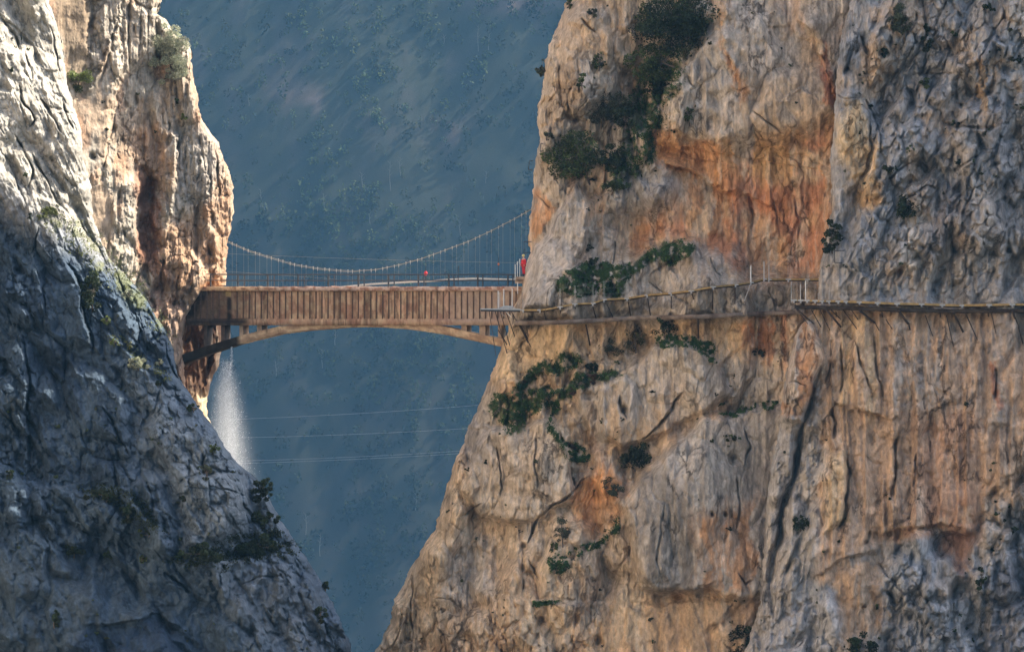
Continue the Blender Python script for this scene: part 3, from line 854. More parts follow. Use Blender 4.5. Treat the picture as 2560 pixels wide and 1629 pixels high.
def h_l1(U, V):
    e = L1E(V) - U
    Uw, Vw = warp(U, V, 9, 23)
    up = sst(660, 520, V + (U - 100) * -0.45)                           # the sunlit slab above the fold
    fr = 1 - up
    ev = np.maximum(e, 0)
    h = up * (ev * MPP * 0.85) + fr * (3.6 * (1 - np.exp(-ev / 95)) + 2.0 * (1 - np.exp(-ev / 400)))
    h = h + np.maximum(V - 560, 0) * MPP * 0.20 - np.maximum(560 - V, 0) * MPP * 0.05
    h = (h + 3.2 * (fbm(U / 260, V / 300, 24, 3) - 0.5)).astype(np.float32)
    step(h, Uw, Vw, [(-60, 1200), (60, 1190), (100, 1210), (205, 1225), (320, 1228), (360, 1290), (412, 1340), (440, 1395), (560, 1400), (700, 1380), (770, 1400)], 10, 2.6, 70)
    step(h, Uw, Vw, [(234, 897), (209, 784), (196, 709), (155, 638)], 8, -1.8, 70)
    step(h, Uw, Vw, [(272, 847), (340, 890), (400, 925), (445, 950)], 7, 1.4, 40)
    step(h, Uw, Vw, [(215, 770), (300, 860), (420, 985), (480, 1060)], 8, 1.2, 60)
    step(h, Uw, Vw, [(78, 1177), (66, 1041), (63, 897), (45, 770)], 7, -1.6, 60)
    step(h, Uw, Vw, [(200, 1570), (300, 1555), (402, 1535), (450, 1580), (520, 1629)], 5, -1.2, 60)
    h += 1.6 * mask(Uw, Vw, [(242, 1268), (262, 1252), (292, 1272), (326, 1312), (305, 1352), (270, 1320)], 7)
    h += 0.9 * mask(Uw, Vw, [(370, 1190), (480, 1180), (640, 1260), (620, 1330), (500, 1370), (420, 1330), (370, 1260)], 14)
    for pts, w, d in (
        ([(0, 40), (30, 90), (55, 140)], 6, 1.1), ([(60, 130), (70, 170), (85, 200)], 8, 1.2), ([(40, 200), (60, 260), (85, 300), (70, 330)], 6, 1.1),
        ([(100, 240), (140, 300), (160, 340)], 6, 1.0), ([(150, 240), (172, 300), (190, 330)], 6, 1.0), ([(35, 330), (60, 380), (85, 420), (70, 480)], 7, 1.3),
        ([(85, 380), (110, 440), (140, 500), (170, 540)], 6, 1.0), ([(0, 360), (30, 420), (50, 480), (70, 520)], 6, 1.0), ([(120, 60), (140, 130), (158, 200)], 5, 0.8),
        ([(63, 897), (70, 960), (66, 1041), (78, 1177)], 9, 1.8), ([(155, 638), (196, 709), (209, 784), (234, 897)], 9, 1.6), ([(100, 560), (88, 600), (75, 640)], 4, 0.6),
        ([(330, 1160), (300, 1100), (280, 1050), (250, 1010)], 5, 0.8), ([(370, 1190), (380, 1240), (372, 1300)], 5, 0.8), ([(440, 1215), (560, 1220), (640, 1250)], 3, 0.6),
        ([(400, 1430), (460, 1470), (475, 1490)], 7, 1.3), ([(310, 1330), (300, 1360), (320, 1390)], 5, 0.8), ([(800, 1530), (820, 1570), (840, 1620)], 4, 0.8),
        ([(590, 1470), (660, 1440), (720, 1430)], 3, 0.6), ([(545, 1420), (550, 1460), (540, 1500)], 5, 0.8), ([(120, 1540), (140, 1550), (150, 1580)], 8, 1.2),
    ):
        crack(h, Uw, Vw, pts, w, d)
    ang = -0.42
    sl = flutes(U * math.cos(ang) + V * math.sin(ang), -U * math.sin(ang) + V * math.cos(ang), 34, 260, 25)
    h += (0.25 + 0.45 * up) * (sl - 0.5)
    sl = flutes(U * math.cos(ang) + V * math.sin(ang), -U * math.sin(ang) + V * math.cos(ang), 13, 90, 26, 2)
    h += (0.12 + 0.2 * up) * (sl - 0.5)
    smo = mask(Uw, Vw, [(-60, 1380), (380, 1400), (560, 1560), (560, 1700), (-60, 1700)], 60)
    smo = np.maximum(smo, mask(Uw, Vw, [(70, 640), (170, 650), (250, 900), (300, 1060), (90, 1060)], 40) * 0.8)
    rg = (1 - 0.6 * smo) * (1 - 0.55 * up)
    f, e2, _ = blocks(U, V, 230, ang - .1, 1.5, 6)
    h += 2.6 * f
    f, e2, _ = blocks(U, V, 110, ang, 1.7, 7)
    h += 1.7 * f - 0.35 * np.exp(-(e2 / 0.05) ** 2)
    f, e2, _ = blocks(U, V, 44, ang, 1.5, 8)
    h += (0.3 + 0.9 * sst(.4, .65, fbm(U / 90, V / 90, 38, 3))) * rg * f - 0.2 * rg * np.exp(-(e2 / 0.07) ** 2)
    f, e2, _ = blocks(U, V, 18, ang, 1.4, 9)
    h += 0.42 * rg * f - 0.15 * rg * np.exp(-(e2 / 0.09) ** 2)
    h += 0.75 * (fbm(U / 30, V / 34, 27, 5, 0.62) - 0.5)
    q = np.clip(1 - e / 26.0, 0, 1)
    h -= 2.4 * (1 - np.sqrt(np.maximum(1 - q * q, 0)))
    return h


def c_l1(U, V):
    Uw, Vw = cwarp(U, V, 25)
    c = np.broadcast_to(C(.37, .36, .34), U.shape + (3,)).astype(np.float32)
    c = lerp(c, np.broadcast_to(C(.27, .285, .30), c.shape), sst(0.4, 0.6, fbm(U / 80, V / 100, 28, 4)) * 0.8)

    def paint(poly, soft, colr, a, nz=None):
        nonlocal c
        k = mask(Uw, Vw, poly, soft) * a
        if nz is not None: k = k * nz
        c = lerp(c, np.broadcast_to(colr, c.shape), k)
    stv = fbm(Uw / 24, V / 200, 29, 3)
    paint([(-60, -60), (110, -60), (230, 420), (260, 600), (100, 540), (-60, 480)], 30, C(.33, .31, .265), 0.85)
    paint([(-60, 420), (60, 480), (80, 560), (-60, 560)], 30, C(.3, .3, .3), 0.6)
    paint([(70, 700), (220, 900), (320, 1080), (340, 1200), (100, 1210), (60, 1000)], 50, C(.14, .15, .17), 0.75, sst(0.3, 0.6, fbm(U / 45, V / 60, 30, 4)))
    paint([(-60, 960), (60, 960), (70, 1140), (-60, 1180)], 20, C(.42, .34, .25), 0.6, sst(0.4, 0.6, fbm(U / 40, V / 60, 33, 4)))
    paint([(-60, 1400), (260, 1400), (320, 1560), (200, 1629), (-60, 1690)], 40, C(.36, .31, .255), 0.7, sst(0.4, 0.62, stv))
    paint([(200, 1580), (400, 1545), (470, 1629), (460, 1690), (150, 1690)], 14, C(.16, .18, .22), 0.75)
    paint([(380, 1000), (640, 1230), (620, 1360), (450, 1350), (340, 1130)], 40, C(.40, .375, .34), 0.7)
    paint([(560, 1440), (720, 1420), (860, 1640), (640, 1690)], 40, C(.36, .335, .31), 0.7)
    c = rock_tint(c, U, V, 51, 0.55)
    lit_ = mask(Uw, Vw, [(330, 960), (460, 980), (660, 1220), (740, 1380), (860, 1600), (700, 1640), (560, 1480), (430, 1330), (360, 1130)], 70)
    c = lerp(c, c * (C(.15, .225, .33)[None, None] + C(.17, .19, .21)[None, None] * lit_[..., None]), sst(500, 640, V + (U - 100) * -0.45))  # shade of the lower slope painted in, weaker across the lit band
    g = fbm(U / 26, V / 26, 35, 4)
    k = mask(Uw, Vw, [(90, 530), (240, 580), (330, 690), (420, 800), (430, 850), (330, 760), (220, 660), (100, 560)], 18) * sst(0.5, 0.62, g) * 0.6
    c = lerp(c, np.broadcast_to(C(.15, .16, .06), c.shape), k)
    return np.clip(c, 0.02, 0.8)


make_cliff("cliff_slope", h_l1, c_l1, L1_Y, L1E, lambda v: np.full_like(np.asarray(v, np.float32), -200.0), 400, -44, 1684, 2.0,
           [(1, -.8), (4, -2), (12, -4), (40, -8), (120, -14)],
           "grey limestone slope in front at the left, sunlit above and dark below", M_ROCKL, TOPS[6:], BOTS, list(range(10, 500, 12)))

L3E = edge_fn([(330, -660), (396, -120), (406, -20), (404, 10), (392, 36), (415, 50), (440, 90), (470, 105), (478, 130), (482, 190), (492, 230), (500, 280), (505, 300),
               (524, 330), (545, 355), (560, 395), (574, 430), (583, 470), (584, 530), (577, 570), (571, 600), (568, 640), (566, 680), (564, 712),
               (540, 722), (515, 727), (500, 740), (482, 765), (468, 790), (460, 820), (456, 850), (458, 890), (462, 940), (468, 985), (480, 1020), (500, 1060), (540, 1140), (600, 1300)])
L3_Y = 303.5


def h_l3(U, V):
    e = L3E(V) - U
    ev = np.maximum(e, 0)
    Uw, Vw = warp(U, V, 9, 43)
    x = np.maximum(575 - U, 0)
    h = x * MPP * 0.92 - np.maximum(760 - V, -200) * MPP * 0.06 - 3.2
    h = (h + 2.4 * (fbm(U / 150, V / 260, 44, 3) - 0.5)).astype(np.float32)
    # flat smooth slabs on the left of the face, ribbed band, then the rounded bulge
    step(h, Uw, Vw, [(232, 150), (222, 60), (215, -40)], 5, -1.3, 60)
    step(h, Uw, Vw, [(258, 420), (270, 330), (290, 250), (300, 120), (296, 20), (310, -40)], 5, -1.5, 50)
    step(h, Uw, Vw, [(200, 250), (240, 200), (262, 140), (300, 60)], 4, 1.0, 50)
    step(h, Uw, Vw, [(420, 340), (435, 330), (447, 340), (444, 420), (440, 480), (420, 560), (425, 640)], 7, 1.5, 60)
    step(h, Uw, Vw, [(345, 420), (342, 500), (345, 600), (350, 640)], 6, 2.6, 40)         # shaded recess right of this line
    step(h, Uw, Vw, [(395, 620), (380, 540), (385, 450), (375, 430)], 8, 1.7, 34)
    step(h, Uw, Vw, [(460, 220), (440, 160), (436, 90)], 6, -0.9, 30)
    step(h, Uw, Vw, [(530, 580), (515, 520), (525, 460), (515, 400)], 7, -1.1, 36)
    h += 1.6 * np.exp(-(((U - 512) / 55) ** 2 + ((V - 480) / 170) ** 2))
    h -= 1.2 * np.exp(-(((U - 405) / 28) ** 2 + ((V - 150) / 90) ** 2))
    h -= 2.0 * mask(*warp(U, V, 22, 91), [(354, 428), (372, 440), (388, 475), (380, 540), (394, 600), (372, 652), (352, 625), (344, 560), (347, 480)], 13)
    h += 1.3 * mask(Uw, Vw, [(450, 660), (480, 630), (505, 650), (522, 690), (505, 720), (480, 770), (462, 800), (440, 790), (436, 720)], 14)
    for pts, w, d in (
        ([(300, 20), (285, 80), (276, 130), (250, 200), (238, 230)], 7, 1.4), ([(290, 250), (278, 330), (262, 400), (254, 440)], 6, 1.2),
        ([(320, -40), (318, 80), (322, 180)], 5, 0.9), ([(345, -40), (350, 60), (345, 160), (335, 240)], 4, 0.8), ([(365, -40), (368, 90), (372, 190)], 4, 0.8),
        ([(470, 340), (466, 420), (470, 500), (480, 520)], 5, 0.9), ([(495, 320), (510, 400), (515, 440)], 4, 0.7), ([(540, 360), (548, 450), (545, 540)], 5, 0.9),
        ([(440, 540), (445, 580), (442, 600)], 7, 1.1), ([(415, 280), (430, 310), (425, 330)], 6, 1.0), ([(330, 290), (345, 260), (342, 230)], 6, 1.0),
        ([(405, 630), (400, 690), (405, 760)], 6, 1.1), ([(450, 650), (440, 720), (430, 790)], 6, 1.2), ([(300, 440), (290, 520), (330, 620)], 5, 0.9),
        ([(235, 380), (250, 392), (262, 400)], 4, 0.6), ([(355, 660), (385, 690), (395, 740)], 5, 0.9), ([(520, 600), (530, 640), (528, 700)], 6, 1.0),
    ):
        crack(h, Uw, Vw, pts, w, d * .45)
    h -= 1.0 * np.exp(-(((U - 231) / 7) ** 2 + ((V - 391) / 8) ** 2))
    flat = np.clip(mask(Uw, Vw, [(100, -60), (232, -60), (226, 130), (215, 240), (270, 160), (262, 420), (205, 440), (160, 200)], 12)
                   + mask(Uw, Vw, [(230, 460), (270, 480), (290, 560), (250, 620), (225, 560)], 10), 0, 1)
    low = sst(560, 700, V)
    rg = 1 - 0.85 * flat
    h += rg * ((1.0 - 0.5 * low) * (flutes(U, V + U * 0.2, 27, 330, 45) - 0.5) + 0.35 * (flutes(U - V * 0.03, V, 12, 120, 46, 2) - 0.5))
    f, e2, _ = blocks(U, V, 90, 0.1, 2.0, 10)
    h += 1.2 * rg * f - 0.3 * rg * np.exp(-(e2 / 0.05) ** 2)
    f, e2, _ = blocks(U, V, 36, 0.15, 1.7 , 11)
    h += (0.32 + 0.5 * low) * rg * f - 0.25 * rg * np.exp(-(e2 / 0.07) ** 2)
    f, e2, _ = blocks(U, V, 16, 0.1, 1.5, 12)
    h += (0.2 + 0.2 * low) * rg * f - 0.1 * rg * np.exp(-(e2 / 0.09) ** 2)
    h += (0.3 + 0.5 * rg) * (fbm(U / 26, V / 34, 47, 5, 0.62) - 0.5)
    q = np.clip(1 - e / 24.0, 0, 1)
    h -= 2.0 * (1 - np.sqrt(np.maximum(1 - q * q, 0)))
    return h


def c_l3(U, V):
    Uw, Vw = cwarp(U, V, 45)
    c = np.broadcast_to(C(.47, .36, .26), U.shape + (3,)).astype(np.float32)
    c = lerp(c, np.broadcast_to(C(.46, .42, .35), c.shape), sst(0.42, 0.62, fbm(U / 60, V / 120, 48, 4)) * 0.8)
    c = lerp(c, np.broadcast_to(C(.47, .27, .16), c.shape), sst(0.52, 0.7, fbm(U / 50, V / 90, 49, 4)) * 0.6)

    def paint(poly, soft, colr, a, nz=None):
        nonlocal c
        k = mask(Uw, Vw, poly, soft) * a
        if nz is not None: k = k * nz
        c = lerp(c, np.broadcast_to(colr, c.shape), k)
    paint([(110, -60), (232, -60), (226, 130), (215, 240), (165, 200)], 12, C(.33, .25, .17), 0.85)
    paint([(440, 300), (520, 320), (560, 400), (520, 500), (440, 520)], 24, C(.40, .38, .34), 0.8)
    paint([(300, 320), (430, 330), (420, 430), (300, 420)], 24, C(.46, .30, .19), 0.7)
    paint([(346, 425), (384, 428), (390, 600), (420, 700), (400, 760), (350, 650)], 12, C(.33, .15, .085), 0.8)
    paint([(420, 560), (584, 540), (570, 720), (440, 760), (400, 700)], 30, C(.49, .31, .19), 0.75)
    paint([(500, 690), (566, 690), (566, 716), (500, 716)], 6, C(.5, .24, .1), 0.7)
    paint([(360, 640), (470, 760), (470, 1000), (420, 960), (400, 800)], 20, C(.40, .24, .16), 0.6)
    c = rock_tint(c, U, V, 61, 0.6)
    return np.clip(c * .76, 0.02, 0.8)


make_cliff("cliff_tower", h_l3, c_l3, L3_Y, L3E, lambda v: np.full_like(np.asarray(v, np.float32), 40.0) + np.maximum(np.asarray(v, np.float32) - 500, 0) * 0.4, 300, -44, 1180, 1.9,
           [(1, -.8), (4, -2), (10, -4), (30, -7), (80, -11), (220, -16)],
           "ribbed tan limestone tower that holds the left end of the bridge", M_ROCKL, TOPS[6:], [1200, 1260])

# rear rock below the left end of the bridge
L4E = edge_fn([(520, 640), (548, 700), (556, 800), (554, 872), (550, 890), (545, 920), (530, 945), (522, 985), (517, 1010), (519, 1040), (530, 1070), (540, 1092), (560, 1150), (600, 1300)])
L4_Y = 309.5


def h_l4(U, V):
    e = L4E(V) - U
    h = np.maximum(e, 0) * MPP * 0.30 + 1.2 * (fbm(U / 60, V / 90, 63, 4) - 0.5) - np.maximum(985 - V, 0) * MPP * 0.25
    f, e2, _ = blocks(U, V, 30, 0.2, 1.8, 13)
    h = h + 0.7 * f + 0.5 * (flutes(U, V, 14, 130, 64, 2) - 0.5) + 0.6 * (fbm(U / 20, V / 26, 65, 4, .6) - .5)
    q = np.clip(1 - e / 22.0, 0, 1)
    return (h - 2.4 * (1 - np.sqrt(np.maximum(1 - q * q, 0)))).astype(np.float32)


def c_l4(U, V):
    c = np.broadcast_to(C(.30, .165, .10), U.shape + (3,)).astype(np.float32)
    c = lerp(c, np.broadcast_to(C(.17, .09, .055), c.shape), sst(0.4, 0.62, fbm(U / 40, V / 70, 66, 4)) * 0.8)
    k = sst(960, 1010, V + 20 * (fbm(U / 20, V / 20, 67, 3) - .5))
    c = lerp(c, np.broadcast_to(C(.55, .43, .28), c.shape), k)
    c = c * (0.32 + 0.68 * k)[..., None]  # shade of the bridge bays painted in above the pale foot
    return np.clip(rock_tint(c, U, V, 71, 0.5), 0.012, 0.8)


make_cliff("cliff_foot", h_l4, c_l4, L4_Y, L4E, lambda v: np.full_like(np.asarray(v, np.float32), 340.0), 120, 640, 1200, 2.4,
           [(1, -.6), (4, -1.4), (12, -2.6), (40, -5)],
           "brown rock below the left end of the bridge, shade painted into its upper part", M_ROCKL, [], [1260, 1400])


# unseen run of the left gorge wall, added to bounce sunlight onto the right cliffs
ys_w = np.arange(70, 276, 2.0, dtype=np.float32); zs_w = np.arange(-74, 84, 2.0, dtype=np.float32)
YW, ZW = np.meshgrid(ys_w, zs_w)
XW = -47.5 + 3.5 * (fbm(YW / 22, ZW / 40, 101, 5) - 0.5) * 2 - np.maximum(ZW, 0) * 0.10 + np.maximum(-ZW, 0) * 0.05
f_w, _, _ = blocks(YW, ZW, 9.0, 0.2, 1.6, 3)
XW = np.minimum(XW + 1.2 * f_w, -0.1467 * YW - 4.5) - 0.0
nr_, nc_ = YW.shape
a_ = (np.arange(nr_ - 1)[:, None] * nc_ + np.arange(nc_ - 1)[None, :]).ravel()
cw = rock_tint(np.broadcast_to(C(.58, .50, .41), YW.shape + (3,)).astype(np.float32), YW * 9, -ZW * 9, 81, 0.4)
tag(link_mesh("bounce_wall", np_mesh("bounce_wall", np.stack([XW, YW, ZW], -1).reshape(-1, 3), np.stack([a_, a_ + 1, a_ + nc_ + 1, a_ + nc_], 1), np.clip(cw, .05, .8).reshape(-1, 3), True), M_ROCKL),
    "added cream rock wall out of view at the left, bouncing sunlight onto the right cliffs", "cliff", None, "structure")


def y_of(which, u, v):
    U = np.float32([[u]]); V = np.float32([[v]])
    fn, Y0 = {"R1": (h_r1, R1_Y), "R2": (h_r2, R2_Y), "L1": (h_l1, L1_Y), "L3": (h_l3, L3_Y), "L4": (h_l4, L4_Y)}[which]
    return float(Y0 - fn(U, V)[0, 0])


def y_many(which, u, v):
    fn, Y0 = {"R1": (h_r1, R1_Y), "R2": (h_r2, R2_Y), "L1": (h_l1, L1_Y), "L3": (h_l3, L3_Y), "L4": (h_l4, L4_Y)}[which]
    return Y0 - fn(np.asarray(u, np.float32)[None, :], np.asarray(v, np.float32)[None, :])[0]

# ------------------------------------------------------------------ LAND: one sheet from under the camera to the far mountainside
def land_z(X, Y):
    X = np.asarray(X, np.float32); Y = np.asarray(Y, np.float32)
    z = np.interp(Y, [-400, 14, 130, 240, 1300, 1728, 1904, 2080, 2256, 2400, 2720, 3400], [2, -2, -70, -74, -180, -204, -186, 70, 350, 400, 400, 380]).astype(np.float32)
    far = sst(1500, 1900, Y)
    z = z + far * (44 * (fbm(X / 300, Y / 420, 80, 3) - 0.5) * 2 + 12 * (ridge(X / 90 + Y / 400, Y / 260, 82, 3) - 0.5) + 7.0 * (fbm(X / 20, Y / 20, 83, 4) - 0.5))
    return z


M_LAND = mat_rock("hillside_soil", 0.3, 0.6)
xs = np.concatenate([np.linspace(-3500, -480, 24), np.arange(-460, 461, 4.4), np.linspace(480, 3500, 24)]).astype(np.float32)
ys = np.concatenate([np.linspace(-400, 0, 8), np.linspace(14, 1690, 60), np.arange(1700, 2500, 3.4), np.linspace(2510, 3350, 20)]).astype(np.float32)
XX, YY = np.meshgrid(xs, ys)
ZZ = land_z(XX, YY)
lc = np.broadcast_to(C(.022, .026, .017), XX.shape + (3,)).astype(np.float32)
nn = 0.5 * fbm(XX / 42, YY / 64, 84, 5, 0.6) + 0.5 * fbm(XX / 13, YY / 16, 88, 4, 0.65)
lc = lerp(lc, np.broadcast_to(C(.036, .035, .028), lc.shape), sst(0.48, 0.64, nn))
vv = 814.5 - ZZ / YY.clip(50) * 300 / MPP; uu = 1280 + XX / YY.clip(50) * 300 / MPP
k = np.exp(-(((uu - 800) / 110) ** 2 + ((vv - 265 - (uu - 800) * 0.35) / 38) ** 2)) * sst(0.4, 0.6, fbm(XX / 14, YY / 22, 85, 3))
k = np.maximum(k, np.exp(-(((uu - 1290) / 110) ** 2 + ((vv - 5) / 26) ** 2)))
k = np.maximum(k, 0.7 * np.exp(-(((uu - 1120) / 60) ** 2 + ((vv - 330) / 40) ** 2)) * sst(0.4, 0.6, fbm(XX / 10, YY / 13, 86, 3)))
lc = lerp(lc, np.broadcast_to(C(.12, .085, .07), lc.shape), k * .8)
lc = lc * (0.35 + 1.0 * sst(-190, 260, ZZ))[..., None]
nr, nc = XX.shape
a = (np.arange(nr - 1)[:, None] * nc + np.arange(nc - 1)[None, :]).ravel()
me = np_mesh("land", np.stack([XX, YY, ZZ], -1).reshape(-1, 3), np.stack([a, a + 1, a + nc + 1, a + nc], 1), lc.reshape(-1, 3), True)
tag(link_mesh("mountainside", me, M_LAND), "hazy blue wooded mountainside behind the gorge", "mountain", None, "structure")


def leaf_quads(cent, size, r, droop=0.0):
    """one small diamond per centre, random orientation -> verts (4n,3), faces (n,4)"""
    n = len(cent)
    a = r.normal(size=(n, 3)); a /= np.linalg.norm(a, axis=1)[:, None] + 1e-6
    b = r.normal(size=(n, 3)); b -= a * (a * b).sum(1)[:, None]; b /= np.linalg.norm(b, axis=1)[:, None] + 1e-6
    s = (size * (0.6 + 0.8 * r.random(n)))[:, None] if np.isscalar(size) else size[:, None]
    v = np.stack([cent - a * s * 0.5, cent + b * s * 0.28, cent + a * s * 0.5, cent - b * s * 0.28], 1)
    v[:, 2, 2] -= droop * s[:, 0]
    return v.reshape(-1, 3), np.arange(4 * n).reshape(n, 4)


# far wood: reads as one mass
r = np.random.default_rng(11)
N = 38000
fx = r.uniform(-345, 345, N); fy = r.uniform(1840, 2330, N)
keep = r.random(N) < 0.25 + 0.75 * sst(0.36, 0.56, 1 - fbm(fx / 48, fy / 70, 84, 4)) * (1 - 0.0 * fx)
fu = 1280 + fx / fy * 300 / MPP; fz = land_z(fx, fy); fv = 814.5 - fz / fy * 300 / MPP
keep &= ~((np.exp(-(((fu - 800) / 110) ** 2 + ((fv - 265 - (fu - 800) * 0.35) / 38) ** 2)) > 0.4) & (r.random(N) < 0.8))
fx = fx[keep]; fy = fy[keep]; fz = fz[keep]
n = len(fx)
rad = 1.0 + 3.2 * r.random(n) ** 2.4; hgt = rad * (0.8 + 1.4 * r.random(n) ** 1.5)
per = 28
d = r.normal(size=(n, per, 3)); d /= np.linalg.norm(d, axis=2)[..., None]
d *= (0.55 + 0.45 * r.random((n, per)))[..., None]
cx = np.stack([fx, fy, fz + hgt * 0.8], 1)[:, None, :] + d * np.stack([rad, rad, hgt], 1)[:, None, :]
sz = np.repeat(rad * 0.62, per)
vv_, ff_ = leaf_quads(cx.reshape(-1, 3), sz, r)
cc = C(.024, .033, .015) * (0.25 + 1.5 * r.random((n, 1)) ** 1.4 + 0.8 * sst(.5, .68, fbm(fx / 70, fy / 110, 87, 4))[:, None]) + C(.015, .01, 0.0) * r.random((n, 1))
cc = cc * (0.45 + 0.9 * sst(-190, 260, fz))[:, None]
cc = np.repeat(np.repeat(cc, per, 0), 4, 0)
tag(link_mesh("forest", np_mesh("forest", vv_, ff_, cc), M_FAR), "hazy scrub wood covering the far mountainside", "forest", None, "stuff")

# pale bare trunks standing out of the far wood
for (u, v0, v1) in [(905, 470, 430), (810, 540, 480), (652, 525, 470), (975, 480, 400), (1000, 440, 390), (1215, 470, 425), (925, 570, 520), (1150, 600, 550), (1195, 130, 60),
                    (1222, 130, 75), (1110, 115, 85), (622, 270, 235), (805, 920, 870), (838, 870, 820), (800, 1400, 1330), (765, 1340, 1280), (1040, 1280, 1230), (690, 950, 900)]:
    # walk out along the ray until it meets the slope
    for Y in np.arange(1700, 2500, 2.0):
        X, _, Z = P(u, v0, Y)
        if land_z(np.float32([X]), np.float32([Y]))[0] >= Z:
            break
    base = Pv(u, v0, Y); base.z -= 0.5
    m = MB(base)
    hh = (v0 - v1) * MPP * Y / 300
    pts = [base + Vector((0.25 * math.sin(k * 1.3 + u), 0, hh * k / 5)) for k in range(6)]
    m.path(pts, [0.22, 0.20, 0.17, 0.14, 0.10, 0.05])
    for k in range(4):
        q = base + Vector((0, 0, hh * (0.55 + 0.12 * k)))
        m.bar(q, q + Vector(((-1) ** k * 1.6, 0.3, 1.8)), 0.09, 4, 0.03)
    o = m.build("bare_tree", M_PALEBARK); o.location = base
    tag(o, "thin pale bare trunk standing in the hazy blue wood", "tree", "pale bare trunks on the far mountainside")

# ------------------------------------------------------------------ OLD AQUEDUCT BRIDGE
BA = Pv(480, 814.5, 305.0); BB = Pv(1300, 814.5, 298.6)
BD = (BB - BA).normalized(); BN = Vector((-BD.y, BD.x, 0))      # BN points away from the camera
if BN.y < 0: BN = -BN
BROT = math.atan2(BD.y, BD.x)


def B(u, v, off=0.0):
    ku = (u - 1280.0) * MPP / 300
    A = BA + BN * off
    t = (ku * A.y - A.x) / (BD.x - ku * BD.y)
    p = A + BD * t
    A0 = BA
    t0 = (ku * A0.y - A0.x) / (BD.x - ku * BD.y)
    return Vector((p.x, p.y, (814.5 - v) * MPP / 300 * (A0 + BD * t0).y))


def Bo(u, v, off=0.0):
    """point of the front plane at (u, v), pushed back square to the bridge by off"""
    return B(u, v, 0.0) + BN * off


br = empty("aqueduct_bridge", tuple(B(890, 813, 1.0)), "long weathered brown concrete aqueduct bridge with shallow arch, spanning the gorge", "bridge")
borg = br.location.copy()
U0, U1 = 468, 1322


def bgrid(name, us, vs, offf, colf, parent=br, mat=M_CONC):
    UU, VV = np.meshgrid(np.asarray(us, np.float32), np.asarray(vs, np.float32))
    co = np.array([[tuple(Bo(float(u), float(v), offf) - borg) for u in us] for v in vs], np.float32)
    nr, nc = UU.shape
    a = (np.arange(nr - 1)[:, None] * nc + np.arange(nc - 1)[None, :]).ravel()
    me = np_mesh(name, co.reshape(-1, 3), np.stack([a, a + nc, a + nc + 1, a + 1], 1), colf(UU, VV).reshape(-1, 3))
    o = link_mesh(name, me, mat, parent)
    return o


def c_bridge(U, V):
    c = np.broadcast_to(C(.42, .255, .155), U.shape + (3,)).astype(np.float32)
    pan = TAB[1][(np.floor((U - 480) / 15.2)).astype(int) & 255, 7]
    c = c * (0.78 + 0.44 * pan)[..., None]
    g = fbm(U / 14, V / 12, 90, 4, 0.6)
    c = lerp(c, np.broadcast_to(C(.52, .37, .22), c.shape), sst(0.45, 0.65, g) * 0.7)
    c = lerp(c, np.broadcast_to(C(.26, .12, .075), c.shape), sst(0.5, 0.7, fbm(U / 20, V / 26, 92, 3)) * 0.6)
    c = lerp(c, np.broadcast_to(C(.34, .26, .20), c.shape), sst(1050, 1180, U) * 0.6)
    c = lerp(c, c * .45, sst(.52, .62, fbm(U / 4, V / 70, 93, 3)) * sst(.42, .6, fbm(U / 60, V * 0, 94, 2)) * .8)
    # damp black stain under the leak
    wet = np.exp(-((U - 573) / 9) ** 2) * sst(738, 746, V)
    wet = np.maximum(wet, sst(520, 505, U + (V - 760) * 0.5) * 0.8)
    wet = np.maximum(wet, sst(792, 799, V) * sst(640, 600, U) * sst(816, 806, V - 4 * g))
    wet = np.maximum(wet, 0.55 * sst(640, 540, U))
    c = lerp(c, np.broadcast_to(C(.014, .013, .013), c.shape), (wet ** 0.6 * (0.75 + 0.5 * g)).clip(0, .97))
    return np.clip(c, 0.012, 0.7)


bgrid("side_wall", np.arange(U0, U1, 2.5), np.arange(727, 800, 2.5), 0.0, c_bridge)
bgrid("rear_wall", np.arange(U0, U1, 40), [727, 760, 812], 2.1, c_bridge)


def bslab(name, u0, u1, va, vb, o0, o1, colf, nu=220, rough=0.0, seed=1):
    """long slab along the bridge with its own stains: front, top, bottom and back faces"""
    us = np.linspace(u0, u1, nu)
    rr = np.random.default_rng(seed)
    prof = [(va, o1), (va, (o0 + o1) / 2), (va, o0), ((va + vb) / 2, o0), (vb, o0), (vb, o1), (va, o1)]
    co = []; cu = []; cv = []
    jt = rr.normal(size=nu) * rough
    jo = rr.normal(size=nu) * rough * 0.012
    for j, (v, o) in enumerate(prof):
        for i, u in enumerate(us):
            vv = v + (jt[i] if v == va else 0.0)
            co.append(tuple(Bo(float(u), float(vv), o + (jo[i] if o == o0 else 0)) - borg)); cu.append(u); cv.append(v)
    co = np.array(co, np.float32); m = len(prof)
    a = (np.arange(m - 1)[:, None] * nu + np.arange(nu - 1)[None, :]).ravel()
    f = np.stack([a, a + 1, a + nu + 1, a + nu], 1)
    me = np_mesh(name, co, f, colf(np.array(cu, np.float32)[None], np.array(cv, np.float32)[None])[0])
    return link_mesh(name, me, M_CONC, br)


def c_cope(U, V):
    c = np.broadcast_to(C(.50, .35, .27), U.shape + (3,)).astype(np.float32)
    c = lerp(c, np.broadcast_to(C(.60, .36, .16), c.shape), sst(760, 560, U) * 0.7)
    c = lerp(c, np.broadcast_to(C(.26, .11, .06), c.shape), sst(0.52, 0.64, fbm(U / 11, V / 6, 95, 3)) * 0.8)
    return c


bslab("coping", U0 + 14, U1 - 4, 716.5, 727, -0.24, 2.3, c_cope, 400, 0.55, 4)
bslab("beam", U0, U1, 797, 813, -0.16, 2.2, lambda U, V: c_bridge(U, V) * 0.95, 300, 0.25, 5)
